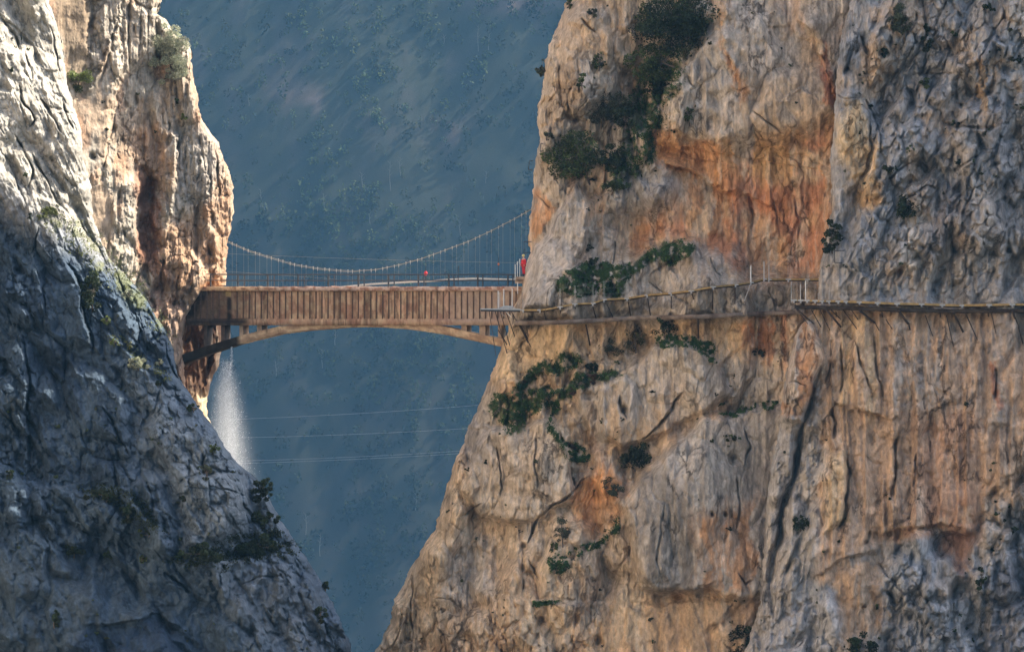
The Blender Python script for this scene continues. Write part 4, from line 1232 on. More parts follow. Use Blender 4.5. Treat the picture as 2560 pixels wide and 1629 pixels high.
# the shutter board in the leak
m = MB(borg); m.quad_prism([Bo(565, 741, -0.02), Bo(578, 741, -0.02), Bo(578, 729, -0.02), Bo(565, 729, -0.02)], [Bo(565, 741, -0.1), Bo(578, 741, -0.1), Bo(578, 729, -0.1), Bo(565, 729, -0.1)])
o = m.build("shutter_board", M_WOOD, br)
u = 487.0; k = 0
while u < 1300:
    if not 560 < u < 584:
        m = MB(borg)
        w = 1.15
        m.quad_prism([Bo(u - w, 795, -0.0), Bo(u + w, 795, 0), Bo(u + w, 728, 0), Bo(u - w, 728, 0)],
                     [Bo(u - w, 797, -0.13), Bo(u + w, 797, -0.13), Bo(u + w, 729, -0.1), Bo(u - w, 729, -0.1)])
        m.build("rib", M_RIB, br)
    u += 15.15 + 0.35 * math.sin(k * 2.1); k += 1

# arch
INTR = [(440, 920), (461, 908), (512, 886), (554, 873), (602, 858), (650, 846), (700, 834), (760, 827), (810, 823), (860, 819), (909, 817.5), (960, 818.5), (1020, 823), (1065, 829), (1110, 836), (1170, 849), (1215, 858), (1254, 867), (1290, 877)]
EXTR = [(440, 892), (461, 884), (512, 866), (554, 853), (602, 838), (650, 827), (700, 814.5), (760, 812), (810, 811), (860, 811), (909, 811), (960, 811), (1020, 811), (1065, 812), (1110, 815), (1170, 829.5), (1215, 839), (1254, 847), (1290, 855)]
us = np.linspace(440, 1290, 120)
ti = np.interp(us, [p[0] for p in INTR], [p[1] for p in INTR]); te = np.interp(us, [p[0] for p in EXTR], [p[1] for p in EXTR])
co = []; cu = []; cv = []
rings = [(te, 0.02), (te * 0.62 + ti * 0.38, 0.02), (te * 0.3 + ti * 0.7, 0.06), (ti, 0.06), (ti, 1.95), (te, 1.95), (te, 0.02)]
for vv, o_ in rings:
    for i, u in enumerate(us):
        co.append(tuple(Bo(float(u), float(vv[i]), o_) - borg)); cu.append(u); cv.append(vv[i])
nu = len(us); a = (np.arange(len(rings) - 1)[:, None] * nu + np.arange(nu - 1)[None, :]).ravel()


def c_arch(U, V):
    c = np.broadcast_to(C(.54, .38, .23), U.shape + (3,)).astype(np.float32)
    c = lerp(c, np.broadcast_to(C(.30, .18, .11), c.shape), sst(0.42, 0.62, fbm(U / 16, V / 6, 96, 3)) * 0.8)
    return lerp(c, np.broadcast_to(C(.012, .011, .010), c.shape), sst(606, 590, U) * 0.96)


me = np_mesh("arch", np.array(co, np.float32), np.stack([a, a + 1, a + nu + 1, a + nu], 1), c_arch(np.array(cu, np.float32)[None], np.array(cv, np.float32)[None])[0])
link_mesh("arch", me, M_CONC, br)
M_PIERD = mat_plain("shaded_concrete", (.075, .048, .032), .9, 0, .4, 2)  # darker pier concrete, the left bays' shade is in its colour
M_PIER = mat_plain("brown_concrete", (.33, .235, .16), .9, 0, .3, 2)
for ua, ub in ((508, 516), (551, 560), (597, 606), (641, 653), (1152, 1166), (1197, 1212), (1244, 1252)):
    t1 = float(np.interp((ua + ub) / 2, us, te)) + 4
    m = MB(borg)
    pa = [(ua - 1.2, t1), (ub + 1.2, t1), (ub, t1 - 5), (ub, 812), (ua, 812), (ua, t1 - 5)]
    m.quad_prism([Bo(x, y, 0.16) for x, y in pa], [Bo(x, y, 1.85) for x, y in pa])
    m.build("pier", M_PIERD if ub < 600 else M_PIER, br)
# railings
for off, name in ((0.05, "front"), (1.95, "back")):
    m = MB(borg)
    for v, rr in ((685.5, 0.038), (700.5, 0.038)):
        m.bar(Bo(515, v, off), Bo(1300, v, off), rr)
    rail = m.build("railing", M_IRON, br)
    for u in (526, 595, 669.5, 745, 820.5, 895.5, 971, 1046, 1121.5, 1194, 1269.5):
        m = MB(borg)
        m.bar(Bo(u, 719, off), Bo(u, 684.5, off), 0.08 if off < 1 else 0.055)
        m.box(tuple(Bo(u, 717.5, off)), 0.16, 0.12, 0.06, BROT)
        m.build("post", M_IRON, rail)

# ------------------------------------------------------------------ SUSPENSION FOOTBRIDGE BEHIND
SP = 4.2
CAB = [(548, 588), (571, 600.5), (620.6, 622.5), (678, 641), (736, 658), (793.6, 668), (851, 673.4), (882, 675), (939.5, 671.7), (996, 660), (1053, 644), (1110, 623), (1170, 600.6), (1227, 573.6), (1290, 540.5), (1322, 522), (1350, 506)]


def cabv(u): return float(np.interp(u, [p[0] for p in CAB], [p[1] for p in CAB]))


sb = empty("suspension_footbridge", tuple(B(900, 730, SP)), "slender hanging steel footbridge on sagging cables, behind the old aqueduct", "bridge")
so = sb.location.copy()
for dz, do, rr in ((0, 0, 0.024), (-2.2, 1.3, 0.020)):
    m = MB(so)
    m.path([B(u, cabv(u) - dz * (1 if u < 900 else 0.1), SP + do) for u in np.linspace(545, 1352, 60)], rr, 6)
    m.build("cable", M_CABLE, sb)
DECK = [(540, 742), (700, 731), (868, 715), (926, 708.5), (1040, 702), (1071, 701), (1140, 696), (1188, 694), (1287, 697), (1340, 700)]
m = MB(so)
for (ua, va), (ub, vb) in zip(DECK[:-1], DECK[1:]):
    m.beam(B(ua, va, SP + 0.6), B(ub, vb, SP + 0.6), 1.2, 0.14)
m.build("deck", M_WHITE, sb)
u = 580.5
while u < 1322:
    for du in (0, 11):
        uu_ = u + du
        if uu_ > 1322: continue
        vd = float(np.interp(uu_, [p[0] for p in DECK], [p[1] for p in DECK]))
        m = MB(so); m.bar(B(uu_, cabv(uu_), SP), B(uu_, vd, SP), 0.011, 4); hg = m.build("hanger", M_CABLE, sb)
        m = MB(so); p = B(uu_, cabv(uu_), SP)
        m.bar(p + Vector((0, 0, .09)), p - Vector((0, 0, .05)), 0.055, 6, 0.04); m.bar(p - Vector((0, 0, .05)), p - Vector((0, 0, .22)), 0.04, 6, 0.015)
        m.build("clamp", M_STEEL, hg)
    u += 28.95

# poles with bundles seen above the railing
for (u, vt, vk, vb, mat_, kr, label) in ((1056, 651, 683, 712, M_RED, .17, "thin dark pole with a small red bundle halfway up, beside the railing"),
                                       (1137.5, 664, 667, 712, M_IRON, .07, "thin dark pole with a round black knob on top"),
                                       (1238.5, 643, 660, 712, M_ORANGE, .10, "taller thin pole with an orange wrapping near its top")):
    e = empty("marker_pole", tuple(Bo(u, vb, 1.2)), label, "pole")
    eo = e.location.copy()
    m = MB(eo); m.bar(Bo(u, vb, 1.2), Bo(u, vt, 1.2), 0.03, 6, 0.02); m.build("shaft", M_RUST, e)
    m = MB(eo); c_ = Bo(u, vk, 1.2)
    m.bar(c_ + Vector((0, 0, kr * 1.2)), c_ + Vector((0, 0, 0.2 * kr)), kr * 0.45, 7, kr); m.bar(c_ + Vector((0, 0, .2 * kr)), c_ - Vector((0, 0, kr)), kr, 7, kr * 0.5)
    m.build("bundle", mat_, e)


def wire(name, p, q, sag, rr, mat_, label, cat, group=None):
    m = MB(p)
    pts = [p.lerp(q, t) - Vector((0, 0, sag * 4 * t * (1 - t))) for t in np.linspace(0, 1, 24)]
    m.path(pts, rr, 4)
    o = m.build(name, mat_); o.location = p
    return tag(o, label, cat, group)


wire("steel_wire", B(540, 631, 2.6), B(1345, 656, 2.6), 0.12, 0.013, M_CABLE, "single taut wire crossing high above the bridge railing", "wire")
wire("steel_wire", B(540, 675, 2.9), B(840, 696.5, 2.9), 0.0, 0.013, M_CABLE, "short slanting wire from the left tower down to the deck", "wire")
for i, (va, vb, lb) in enumerate(((1048, 1000, "topmost power line crossing the gap below the bridge"), (1091, 1060, "middle power line crossing the gap below the bridge"),
                                  (1150, 1114, "upper strand of the lowest pair of power lines below the bridge"), (1156, 1120, "lower strand of the lowest pair of power lines below the bridge"))):
    wire("power_line", Pv(380, va + 5, 420), Pv(1420, vb - 8, 440), 0.5, 0.017, M_WIRE, lb, "power line", "power lines across the gorge")

# ------------------------------------------------------------------ PATHS ON THE RIGHT ROCK
def shelf_y(which, pts, lo, hi, sm=9):
    """depth of the rock along a path: the part that juts out most between v+lo and v+hi, smoothed"""
    us = np.arange(pts[0][0], pts[-1][0] + 1, 6.0)
    vs = np.interp(us, [p[0] for p in pts], [p[1] for p in pts])
    ys = np.min([y_many(which, us, vs + d) for d in np.linspace(lo, hi, 7)], axis=0)
    kk = np.ones(sm) / sm
    yp = np.convolve(np.pad(ys, sm // 2, mode='edge'), kk, mode='valid')
    return us, yp


OLD1 = [(1286, 813), (1330, 812), (1400, 811), (1500, 806), (1586, 800), (1745, 797), (1880, 790), (2010, 785)]
us_, ys_ = shelf_y("R1", OLD1, -40, 10, 15)


def ledge(name, pts, us_, ys_, thick, deep, label, tone=1.0):
    o = empty(name, tuple(Pv(pts[0][0], pts[0][1], float(ys_[0]))), label, "ledge")
    og = o.location.copy()
    co = []; cu = []; cv = []
    uu = np.arange(pts[0][0], pts[-1][0], 3.0); n = len(uu)
    vb = np.interp(uu, [p[0] for p in pts], [p[1] for p in pts]); yy = np.interp(uu, us_, ys_)
    j = np.random.default_rng(3).normal(size=n)
    for dv, dy in ((-thick, deep), (-thick, -0.75), (-thick * 0.5, -0.78), (0, -0.75), (0, deep)):
        for i in range(n):
            co.append(tuple(Pv(uu[i], vb[i] + dv + 0.25 * j[i], float(yy[i]) + dy) - og)); cu.append(uu[i]); cv.append(vb[i] + dv)
    a = (np.arange(4)[:, None] * n + np.arange(n - 1)[None, :]).ravel()
    U = np.array(cu, np.float32); V = np.array(cv, np.float32)
    c = np.broadcast_to(C(.20, .155, .12), (len(U), 3)).astype(np.float32)
    c = lerp(c, np.broadcast_to(C(.085, .055, .04), c.shape), sst(.4, .62, fbm(U / 24, V / 8, 97, 3)) * .7)
    me = np_mesh("slab", np.array(co, np.float32), np.stack([a, a + 1, a + n + 1, a + n], 1), c * tone)
    link_mesh("slab", me, M_CONC, o)
    return o, og


old1, oo = ledge("concrete_path", OLD1, us_, ys_, 11, 1.5, "old crumbling concrete path ledge running along the buttress from the bridge")
for (ua, va, ub, vb_) in ((1465, 812, 1475, 864), (1745, 798, 1746, 846), (1300, 812, 1318, 845)):
    yy = float(np.interp(ua, us_, ys_))
    m = MB(oo); m.bar(Pv(ua, va, yy - 0.6), Pv(ub, vb_, y_of("R1", ub, vb_) + 0.1), 0.07, 6); m.build("iron_support", M_RUST, old1)

# timber boardwalk bolted to the buttress
BW = [(1308, 775), (1350, 775), (1364, 773.5), (1400, 767), (1437, 759.5), (1482, 758), (1510, 748.5), (1568, 746), (1618, 737.5), (1678, 733), (1728, 727), (1783, 717), (1839, 711.5), (1877, 706), (1910, 697.5), (1922, 698.5), (1971, 698), (2019, 698), (2062, 698)]
ub_, yb_ = shelf_y("R1", BW, -6, 46, 21)


def bw_y(u): return float(np.interp(u, ub_, yb_)) - 0.95


def boardwalk(name, pts, yf, which, struts, posth, label, fascia, paired=True):
    o = empty(name, tuple(Pv(pts[0][0], pts[0][1], yf(pts[0][0]))), label, "walkway")
    og = o.location.copy()
    for k in range(len(pts) - 1):
        (ua, va), (ub, vb) = pts[k], pts[k + 1]
        m = MB(og)
        p = Pv(ua + 0.6, va, yf(ua)); q = Pv(ub - 0.6, vb, yf(ub))
        m.beam(p, q, 0.07, fascia)
        nb = max(3, int((q - p).length / 0.16))
        for b in range(nb):
            c_ = p.lerp(q, (b + 0.5) / nb) + Vector((0, 0.52, fascia * 0.5 - 0.02 + 0.005 * ((b * 7) % 3)))
            m.box(tuple(c_), (q - p).length / nb * 0.9, 0.98, 0.035)
        m.build("plank_section", M_WOOD, o)
        m = MB(og)
        m.beam(p + Vector((0.05, 0.5, -fascia * 0.5 - 0.05)), q + Vector((-0.05, 0.5, -fascia * 0.5 - 0.05)), 0.09, 0.1)
        m.build("joist", M_RUST, o)
    for k, (u, v) in enumerate(pts):
        if k == 2 and paired: continue
        y = yf(u)
        m = MB(og)
        m.box(tuple(Pv(u, v + 1.0, y + 0.45)), 0.13, 1.0, 0.1); m.box(tuple(Pv(u - 4, v, y - 0.05)), 0.2, 0.05, fascia * 0.75); m.box(tuple(Pv(u + 4, v, y - 0.05)), 0.2, 0.05, fascia * 0.75)
        m.box(tuple(Pv(u, v + 4, y - 0.02)), 0.1, 0.1, 0.2)
        m.build("bracket", M_STEEL, o)
        for du in ((-1.4, 1.6) if paired else (0,)):
            m = MB(og); m.bar(Pv(u + du, v, y - 0.03), Pv(u + du, v - posth, y - 0.03), 0.011, 5); m.build("post", M_STEEL, o)
    m = MB(og)
    for f in (0.3, 0.6, 0.98):
        m.path([Pv(u, v - posth * f, yf(u) - 0.03) for u, v in pts], 0.005, 4)
    m.build("hand_wire", M_STEEL, o)
    for (ua, va, ub, vb, rr) in struts:
        m = MB(og)
        m.bar(Pv(ua, va, yf(ua) + 0.1), Pv(ub, vb, y_of(which, ub, vb) + 0.05), rr * 1.45, 6)
        m.build("strut", M_RUST, o)
    return o, og


ST1 = [(1437, 766, 1446, 802, .028), (1482, 766, 1492, 802, .032), (1518, 762, 1535, 799, .03), (1570, 752, 1577, 794, .034), (1619, 744, 1626, 789, .034), (1678, 737, 1678, 790, .03),
       (1728, 731, 1744, 772, .036), (1782, 721, 1781, 781, .034), (1838, 716, 1837, 772, .03), (1360, 780, 1366, 803, .028), (1400, 774, 1404, 806, .028)]
bw1, bo = boardwalk("boardwalk", BW, bw_y, "R1", ST1, 46, "timber boardwalk with thin wire railing climbing across the buttress above the old path", 0.135)
for (u, v0, v1, rr) in ((1877, 664, 706, .05), (1910, 654, 697, .025), (1922, 664, 698, .018)):
    m = MB(bo); m.bar(Pv(u, v1, bw_y(u) - 0.1), Pv(u, v0, bw_y(u) - 0.1), rr, 6); m.build("tall_post", M_WHITE, bw1)
m = MB(bo); m.bar(Pv(1877, 708, bw_y(1877) - 0.1), Pv(1861, 752, y_of("R1", 1861, 752)), .035, 6); m.build("strut", M_STEEL, bw1)

# old ledge and boardwalk on the nearer wall
BW2 = [(1985, 750), (2002, 750.5), (2018, 751), (2038, 751.5), (2056, 752), (2073, 752.5), (2096, 753), (2116, 753.5), (2149, 755), (2194, 757), (2243, 759), (2304, 760), (2356, 762), (2406, 763), (2473, 762), (2531, 761), (2600, 760), (2660, 760), (2720, 760)]
us2 = np.arange(1985, 2722, 6.0); vs2 = np.interp(us2, [p[0] for p in BW2], [p[1] for p in BW2])
y2 = np.min([y_many("R2", np.maximum(us2, 2070), vs2 + d) for d in np.linspace(-8, 60, 9)], axis=0)
y2 = np.convolve(np.pad(y2, 12, mode='edge'), np.ones(25) / 25, mode='valid')


def bw2_y(u): return float(np.interp(u, us2, y2)) - 0.95


ST2 = [(1988, 768, 2034, 810, .045), (1990, 772, 2033, 826, .022), (2026, 770, 2058, 827, .03), (2048, 770, 2075, 826, .026), (2064, 772, 2103, 818, .06), (2077, 774, 2115, 811, .03), (2106, 772, 2143, 823, .03),
       (2128, 774, 2146, 800, .03), (2149, 776, 2188, 808, .06), (2188, 808, 2198, 826, .03), (2215, 799, 2231, 823, .025), (2246, 776, 2272, 811, .07), (2272, 811, 2275, 824, .04),
       (2313, 788, 2332, 840, .028), (2366, 788, 2384, 868, .028), (2384, 782, 2408, 830, .06), (2413, 781, 2444, 850, .035), (2478, 781, 2493, 847, .03), (2531, 778, 2546, 818, .06), (2546, 818, 2558, 860, .035), (2630, 780, 2650, 850, .04)]
bw2, b2o = boardwalk("boardwalk", BW2, bw2_y, "R2", ST2, 42, "near timber boardwalk on dark slanting struts along the right wall", 0.17, False)
for (u, v0, v1, rr) in ((2014, 701, 749, .04), (1978, 703, 756, .018), (2001, 710, 750, .016)):
    m = MB(b2o); m.bar(Pv(u, v1, bw2_y(u) - 0.1), Pv(u, v0, bw2_y(u) - 0.1), rr, 6); m.build("tall_post", M_WHITE, bw2)
OLD2 = [(1986, 772), (2060, 774), (2150, 776), (2250, 780), (2400, 783), (2560, 781), (2720, 780)]
old2, _ = ledge("concrete_path", OLD2, us2, y2 + 0.1, 10, 1.6, "dark old concrete ledge right under the near boardwalk", 0.3)
for u in (2090, 2205, 2350, 2470):
    yy = float(np.interp(u, us2, y2))
    m = MB(old2.location); m.bar(Pv(u, 780, yy - 0.5), Pv(u + 1, 792, y_of("R2", u, 792) + 0.1), 0.05, 6); m.build("iron_support", M_RUST, old2)

# steel landing where the boardwalk meets the bridge
ly = 294.6
pl = empty("steel_landing", tuple(Pv(1255, 774, ly)), "grey steel landing platform with white posts, braced below, at the right bridge end", "platform")
lo = pl.location.copy()
m = MB(lo); m.quad_prism([Pv(1200, 773.5, ly - .35), Pv(1308, 775, ly - .35), Pv(1308, 771.5, ly - .35), Pv(1200, 770.5, ly - .35)], [Pv(1205, 773.5, ly + 1.0), Pv(1312, 775, ly + 1.0), Pv(1312, 771.5, ly + 1.0), Pv(1205, 770.5, ly + 1.0)]); m.build("deck", M_STEEL2, pl)
m = MB(lo); m.beam(Pv(1202, 776, ly - .2), Pv(1306, 777.5, ly - .2), .08, .16); m.beam(Pv(1206, 776, ly + .7), Pv(1306, 777.5, ly + .7), .08, .16)
m.quad_prism([Pv(1256, 778.5, ly - .3), Pv(1304, 779, ly - .3), Pv(1304, 774.5, ly - .3), Pv(1256, 774, ly - .3)], [Pv(1256, 778.5, ly - .1), Pv(1304, 779, ly - .1), Pv(1304, 774.5, ly - .1), Pv(1256, 774, ly - .1)]); m.build("frame", M_IRON, pl)
m = MB(lo); m.quad_prism([Pv(1248, 770, ly), Pv(1290, 770, ly), Pv(1280, 764.5, ly), Pv(1262, 764, ly), Pv(1254, 766, ly)], [Pv(1248, 770, ly + .6), Pv(1290, 770, ly + .6), Pv(1280, 764.5, ly + .6), Pv(1262, 764, ly + .6), Pv(1254, 766, ly + .6)]); m.build("tread", M_STEEL2, pl)
for (u, v0, v1, rr, dy) in ((1245.5, 727, 769, .05, .3), (1249.5, 730, 770, .02, .6), (1259.5, 722, 764, .045, .1), (1280.5, 721, 763, .045, .1), (1294, 706, 732, .035, .8)):
    m = MB(lo); m.bar(Pv(u, v1 + 2, ly + dy), Pv(u, v0, ly + dy), rr, 6); m.build("post", M_WHITE, pl)
m = MB(lo); m.bar(Pv(1305, 771, ly - .2), Pv(1305, 730, ly - .2), .02, 5); m.build("post", M_IRON, pl)
for (ua, va, ub, vb, rr, mt) in ((1223, 778, 1240, 890, .032, M_RUST), (1238, 778, 1268, 884, .04, M_RUST), (1251, 779, 1277, 873, .04, M_RUST), (1265, 779, 1301, 881, .038, M_RUST), (1279, 780, 1331, 873, .045, M_RUST), (1265, 779, 1277.5, 792, .045, M_WHITE), (1253, 783, 1264, 792, .03, M_STEEL), (1246, 825, 1268, 862, .06, M_RUST), (1305, 822, 1322, 860, .07, M_RUST)):
    yb = y_of("R1", max(ub, 1262), vb) + 0.1 if vb > 850 else ly
    m = MB(lo); m.bar(Pv(ua, va, ly), Pv(ub, vb, yb), rr, 6); m.build("brace", mt, pl)

# white stair posts at the bridge head
st = empty("stair_rail", tuple(Pv(1294, 690, 297.6)), "three white posts of a stair rail beside the red clad person", "railing")
for u, v0 in ((1288, 661), (1293.5, 653.5), (1299.5, 647)):
    m = MB(st.location); m.bar(Pv(u, 697, 297.6), Pv(u, v0, 297.6), .03, 6); m.build("post", M_WHITE, st)
m = MB(st.location)
for dv in (2, 36): m.bar(Pv(1288, 661 + (dv if dv > 5 else 2), 297.6), Pv(1300, 648 + (dv + 12 if dv > 5 else 2), 297.6), .012, 5)
m.bar(Pv(1284, 696, 297.7), Pv(1306, 694, 297.7), .04, 6)
m.build("rail", M_STEEL, st)

# iron hoops sticking out of the rock
for (pts, which, label) in (([(1332, 402), (1324, 402), (1321, 424), (1331, 425)], "R1", "small dark iron hoop jutting from the buttress edge, high up against the haze"),
                            ([(1356, 359), (1352, 359), (1350, 377), (1358, 379)], "R1", "small rusty hoop on the buttress edge just above another hoop"),
                            ([(1328, 604), (1310, 604), (1310, 632), (1327, 632)], "R1", "dark square iron hoop on the buttress edge above the red clad person"),
                            ([(2213, 621), (2188, 622), (2189, 652), (2208, 653)], "R2", "square iron hoop on the grey wall right of the shrub"),
                            ([(2111, 626), (2086, 627), (2086, 656), (2105, 657)], "R2", "square iron hoop on the grey wall just under the dark shrub")):
    y = y_of(which, pts[0][0] + 3, pts[0][1]) - 0.5
    y = min(y, y_of(which, pts[3][0] + 3, pts[3][1]) - 0.5)
    m = MB(Pv(*pts[0], y))
    pp = [Pv(pts[0][0], pts[0][1], y + 2.2), Pv(*pts[0], y + .2), Pv(*pts[1], y), Pv(*pts[2], y), Pv(*pts[3], y + .2), Pv(pts[3][0], pts[3][1], y + 2.2)]
    m.path(pp, 0.032, 6)
    o = m.build("iron_hoop", M_IRON); o.location = Pv(*pts[0], y)
    tag(o, label, "bracket", "iron hoops in the rock")

# ------------------------------------------------------------------ PERSON IN RED at the bridge head
def skin_chain(name, verts, edges, radii, mat_, parent, root=0):
    me = bpy.data.meshes.new(name); me.from_pydata(verts, edges, []); me.update()
    o = link_mesh(name, me, mat_, parent)
    sk = o.modifiers.new("skin", 'SKIN'); sk.use_smooth_shade = True
    for i, rr in enumerate(radii):
        me.skin_vertices[0].data[i].radius = (rr, rr) if not isinstance(rr, tuple) else rr
        me.skin_vertices[0].data[i].use_root = (i == root)
    sb_ = o.modifiers.new("sub", 'SUBSURF'); sb_.levels = 1; sb_.render_levels = 2
    return o


PY = 297.9
pe = empty("person", tuple(Pv(1309, 690, PY)), "person in red jacket and trousers with pale yellow helmet standing at the bridge head", "person")
pe.rotation_euler = (0, 0, math.radians(-50))
bv = [(0, 0, .92), (0, .02, 1.10), (0, .02, 1.32), (0, .01, 1.46), (0, 0, 1.54), (0, -.02, 1.64), (0, -.02, 1.72),
      (.17, .02, 1.38), (.24, .02, 1.12), (.23, -.12, .90), (.23, -.17, .82), (-.17, .02, 1.38), (-.24, .02, 1.12), (-.20, -.16, .95), (-.18, -.22, .88),
      (.10, 0, .86), (.11, -.03, .50), (.11, .02, .10), (.11, -.14, .03), (-.10, 0, .86), (-.12, .03, .50), (-.12, .08, .10), (-.12, -.08, .03)]
be = [(0, 1), (1, 2), (2, 3), (3, 4), (4, 5), (5, 6), (3, 7), (7, 8), (8, 9), (9, 10), (3, 11), (11, 12), (12, 13), (13, 14), (0, 15), (15, 16), (16, 17), (17, 18), (0, 19), (19, 20), (20, 21), (21, 22)]
brd = [.12, .12, .14, .09, .055, .085, .08, .06, .045, .035, .04, .06, .045, .035, .04, .085, .06, .045, .04, .085, .06, .045, .04]
skin_chain("body", bv, be, brd, M_SKIN, pe)
skin_chain("jacket", [(0, 0, .86), (0, .02, 1.10), (0, .03, 1.32), (0, .01, 1.45), (.18, .02, 1.38), (.25, .02, 1.12), (.235, -.12, .91), (-.18, .02, 1.38), (-.25, .02, 1.12), (-.205, -.16, .96)],
           [(0, 1), (1, 2), (2, 3), (3, 4), (4, 5), (5, 6), (3, 7), (7, 8), (8, 9)], [.165, .16, .18, .11, .085, .068, .055, .085, .068, .055], M_RED, pe)
skin_chain("trousers", [(0, 0, .92), (.10, 0, .84), (.11, -.03, .50), (.11, .02, .14), (-.10, 0, .84), (-.12, .03, .50), (-.12, .08, .14)],
           [(0, 1), (1, 2), (2, 3), (0, 4), (4, 5), (5, 6)], [.15, .11, .08, .065, .11, .08, .065], M_RED, pe)
m = MB((0, 0, 0))
for a_, b_, z0, z1 in ((.13, .14, 1.68, 1.72), (.135, .115, 1.72, 1.79), (.115, .05, 1.79, 1.84)):
    m.bar((0, -.02, z0), (0, -.02, z1), a_, 12, b_)
m.build("helmet", M_YELLOW, pe, True)
m = MB((0, 0, 0))
for x, y in ((.11, -.06), (-.12, 0)):
    m.box((x, y, .05), .11, .28, .1); m.bar((x, y + .07, .08), (x, y + .07, .2), .065, 8, .06)
m.build("boots", M_DARKCLOTH, pe)
# the rock shelf / stair block the person stands on
m = MB(Pv(1304, 698, 298.2))
m.box(tuple(Pv(1309, 697, 298.3)), 1.3, 2.2, 0.36); m.box(tuple(Pv(1302, 704, 298.3)), 1.0, 2.2, 0.3)
o = m.build("stone_steps", M_PIER); o.location = Pv(1304, 698, 298.2)
tag(o, "short stone steps under the red clad person at the bridge head", "steps")

# ------------------------------------------------------------------ FALLING WATER
r = np.random.default_rng(5)
n = 9000
t = r.random(n) ** 1.15
cu_ = 566 + 6 * t; wd = 15 + 38 * t
uu_ = cu_ + wd * r.normal(size=n) * 0.52 - 18 * t * (r.random(n) < .35)
vv_ = 905 + 285 * t + r.normal(size=n) * 6
yy_ = 304.5 + r.normal(size=n) * 1.1
n2 = 900
t2 = r.random(n2)
uu2 = 579 - 6 * np.maximum(t2 - .45, 0) * 2.4 + r.normal(size=n2) * (1.2 + 2.0 * t2); vv2 = 866 + 80 * t2; yy2 = 304.0 + r.normal(size=n2) * .15
uu_ = np.concatenate([uu_, uu2]); vv_ = np.concatenate([vv_, vv2]); yy_ = np.concatenate([yy_, yy2])
kk = MPP * yy_ / 300
ce = np.stack([(uu_ - 1280) * kk, yy_, (814.5 - vv_) * kk], 1)
sz = 0.006 + 0.013 * r.random(len(ce)) ** 4
oc = np.array([[1, 0, 0], [-1, 0, 0], [0, 1, 0], [0, -1, 0], [0, 0, 1.6], [0, 0, -1.6]], np.float32)
fa = np.array([[0, 2, 4], [2, 1, 4], [1, 3, 4], [3, 0, 4], [2, 0, 5], [1, 2, 5], [3, 1, 5], [0, 3, 5]])
vv3 = (ce[:, None, :] + oc[None] * sz[:, None, None]).reshape(-1, 3)
ff3 = (np.arange(len(ce))[:, None, None] * 6 + fa[None]).reshape(-1, 3)
mw, nn_, ll, bb = mat_new("water_drops")
bb.inputs["Base Color"].default_value = (.9, .93, .95, 1); bb.inputs["Roughness"].default_value = .3
tr = nn_.new("ShaderNodeBsdfTranslucent"); tr.inputs[0].default_value = (.95, .97, 1, 1)
mx = nn_.new("ShaderNodeMixShader"); mx.inputs[0].default_value = .6
ll.new(bb.outputs[0], mx.inputs[1]); ll.new(tr.outputs[0], mx.inputs[2]); ll.new(mx.outputs[0], nn_["Material Output"].inputs["Surface"])
def loft(name, rings, mat_):
    v = []; f = []; K = 20
    for (u, vv, ru, y, ry) in rings:
        k = MPP * y / 300
        for q in range(K):
            v.append(((u + ru * math.cos(2 * math.pi * q / K) - 1280) * k, y + ry * math.sin(2 * math.pi * q / K), (814.5 - vv) * k))
    for a in range(len(rings) - 1):
        for q in range(K):
            f.append((a * K + q, a * K + (q + 1) % K, (a + 1) * K + (q + 1) % K, (a + 1) * K + q))
    f.append(tuple(range(K))); f.append(tuple(reversed(range((len(rings) - 1) * K, len(rings) * K))))
    me = bpy.data.meshes.new(name); me.from_pydata(v, [], f)
    b_ = bmesh.new(); b_.from_mesh(me); bmesh.ops.recalc_face_normals(b_, faces=b_.faces); b_.to_mesh(me); b_.free(); me.update()
    return link_mesh(name, me, mat_)


mm = bpy.data.materials.new("water_mist"); mm.use_nodes = True
mn = mm.node_tree.nodes; ml = mm.node_tree.links; mn.remove(mn["Principled BSDF"])
pvm = mn.new("ShaderNodeVolumePrincipled"); pvm.inputs["Color"].default_value = (.95, .97, 1, 1); pvm.inputs["Anisotropy"].default_value = 0.2
tcm = mn.new("ShaderNodeTexCoord"); mpm = mn.new("ShaderNodeMapping"); mpm.inputs["Scale"].default_value = (1.6, 1.6, 0.45)
ml.new(tcm.outputs["Object"], mpm.inputs[0])
nzm = mn.new("ShaderNodeTexNoise"); nzm.inputs["Scale"].default_value = 1.6; nzm.inputs["Detail"].default_value = 4; ml.new(mpm.outputs[0], nzm.inputs["Vector"])
# radial fall-off from the axis of the veil, widening downwards
sx = mn.new("ShaderNodeSeparateXYZ"); ml.new(tcm.outputs["Object"], sx.inputs[0])
def mth(op, a, b=None, c=None):
    q = mn.new("ShaderNodeMath"); q.operation = op
    for i, w in enumerate((a, b, c)):
        if w is None: continue
        if isinstance(w, (int, float)): q.inputs[i].default_value = w
        else: ml.new(w, q.inputs[i])
    return q.outputs[0]
ZT, ZB = (814.5 - 868) * MPP * 304.5 / 300, (814.5 - 1215) * MPP * 304.5 / 300
XA = (562 - 1280) * MPP * 304.5 / 300
tt_ = mth('DIVIDE', mth('SUBTRACT', ZT, sx.outputs[2]), ZT - ZB)
ax = mth('SUBTRACT', mth('SUBTRACT', sx.outputs[0], XA), mth('MULTIPLY', tt_, 0.35))
wdt = mth('ADD', 0.45, mth('MULTIPLY', tt_, 1.25))
r2_ = mth('ADD', mth('POWER', mth('DIVIDE', ax, wdt), 2.0), mth('POWER', mth('DIVIDE', mth('SUBTRACT', sx.outputs[1], 304.5), wdt), 2.0))
fal = mth('EXPONENT', mth('MULTIPLY', r2_, -1.3))
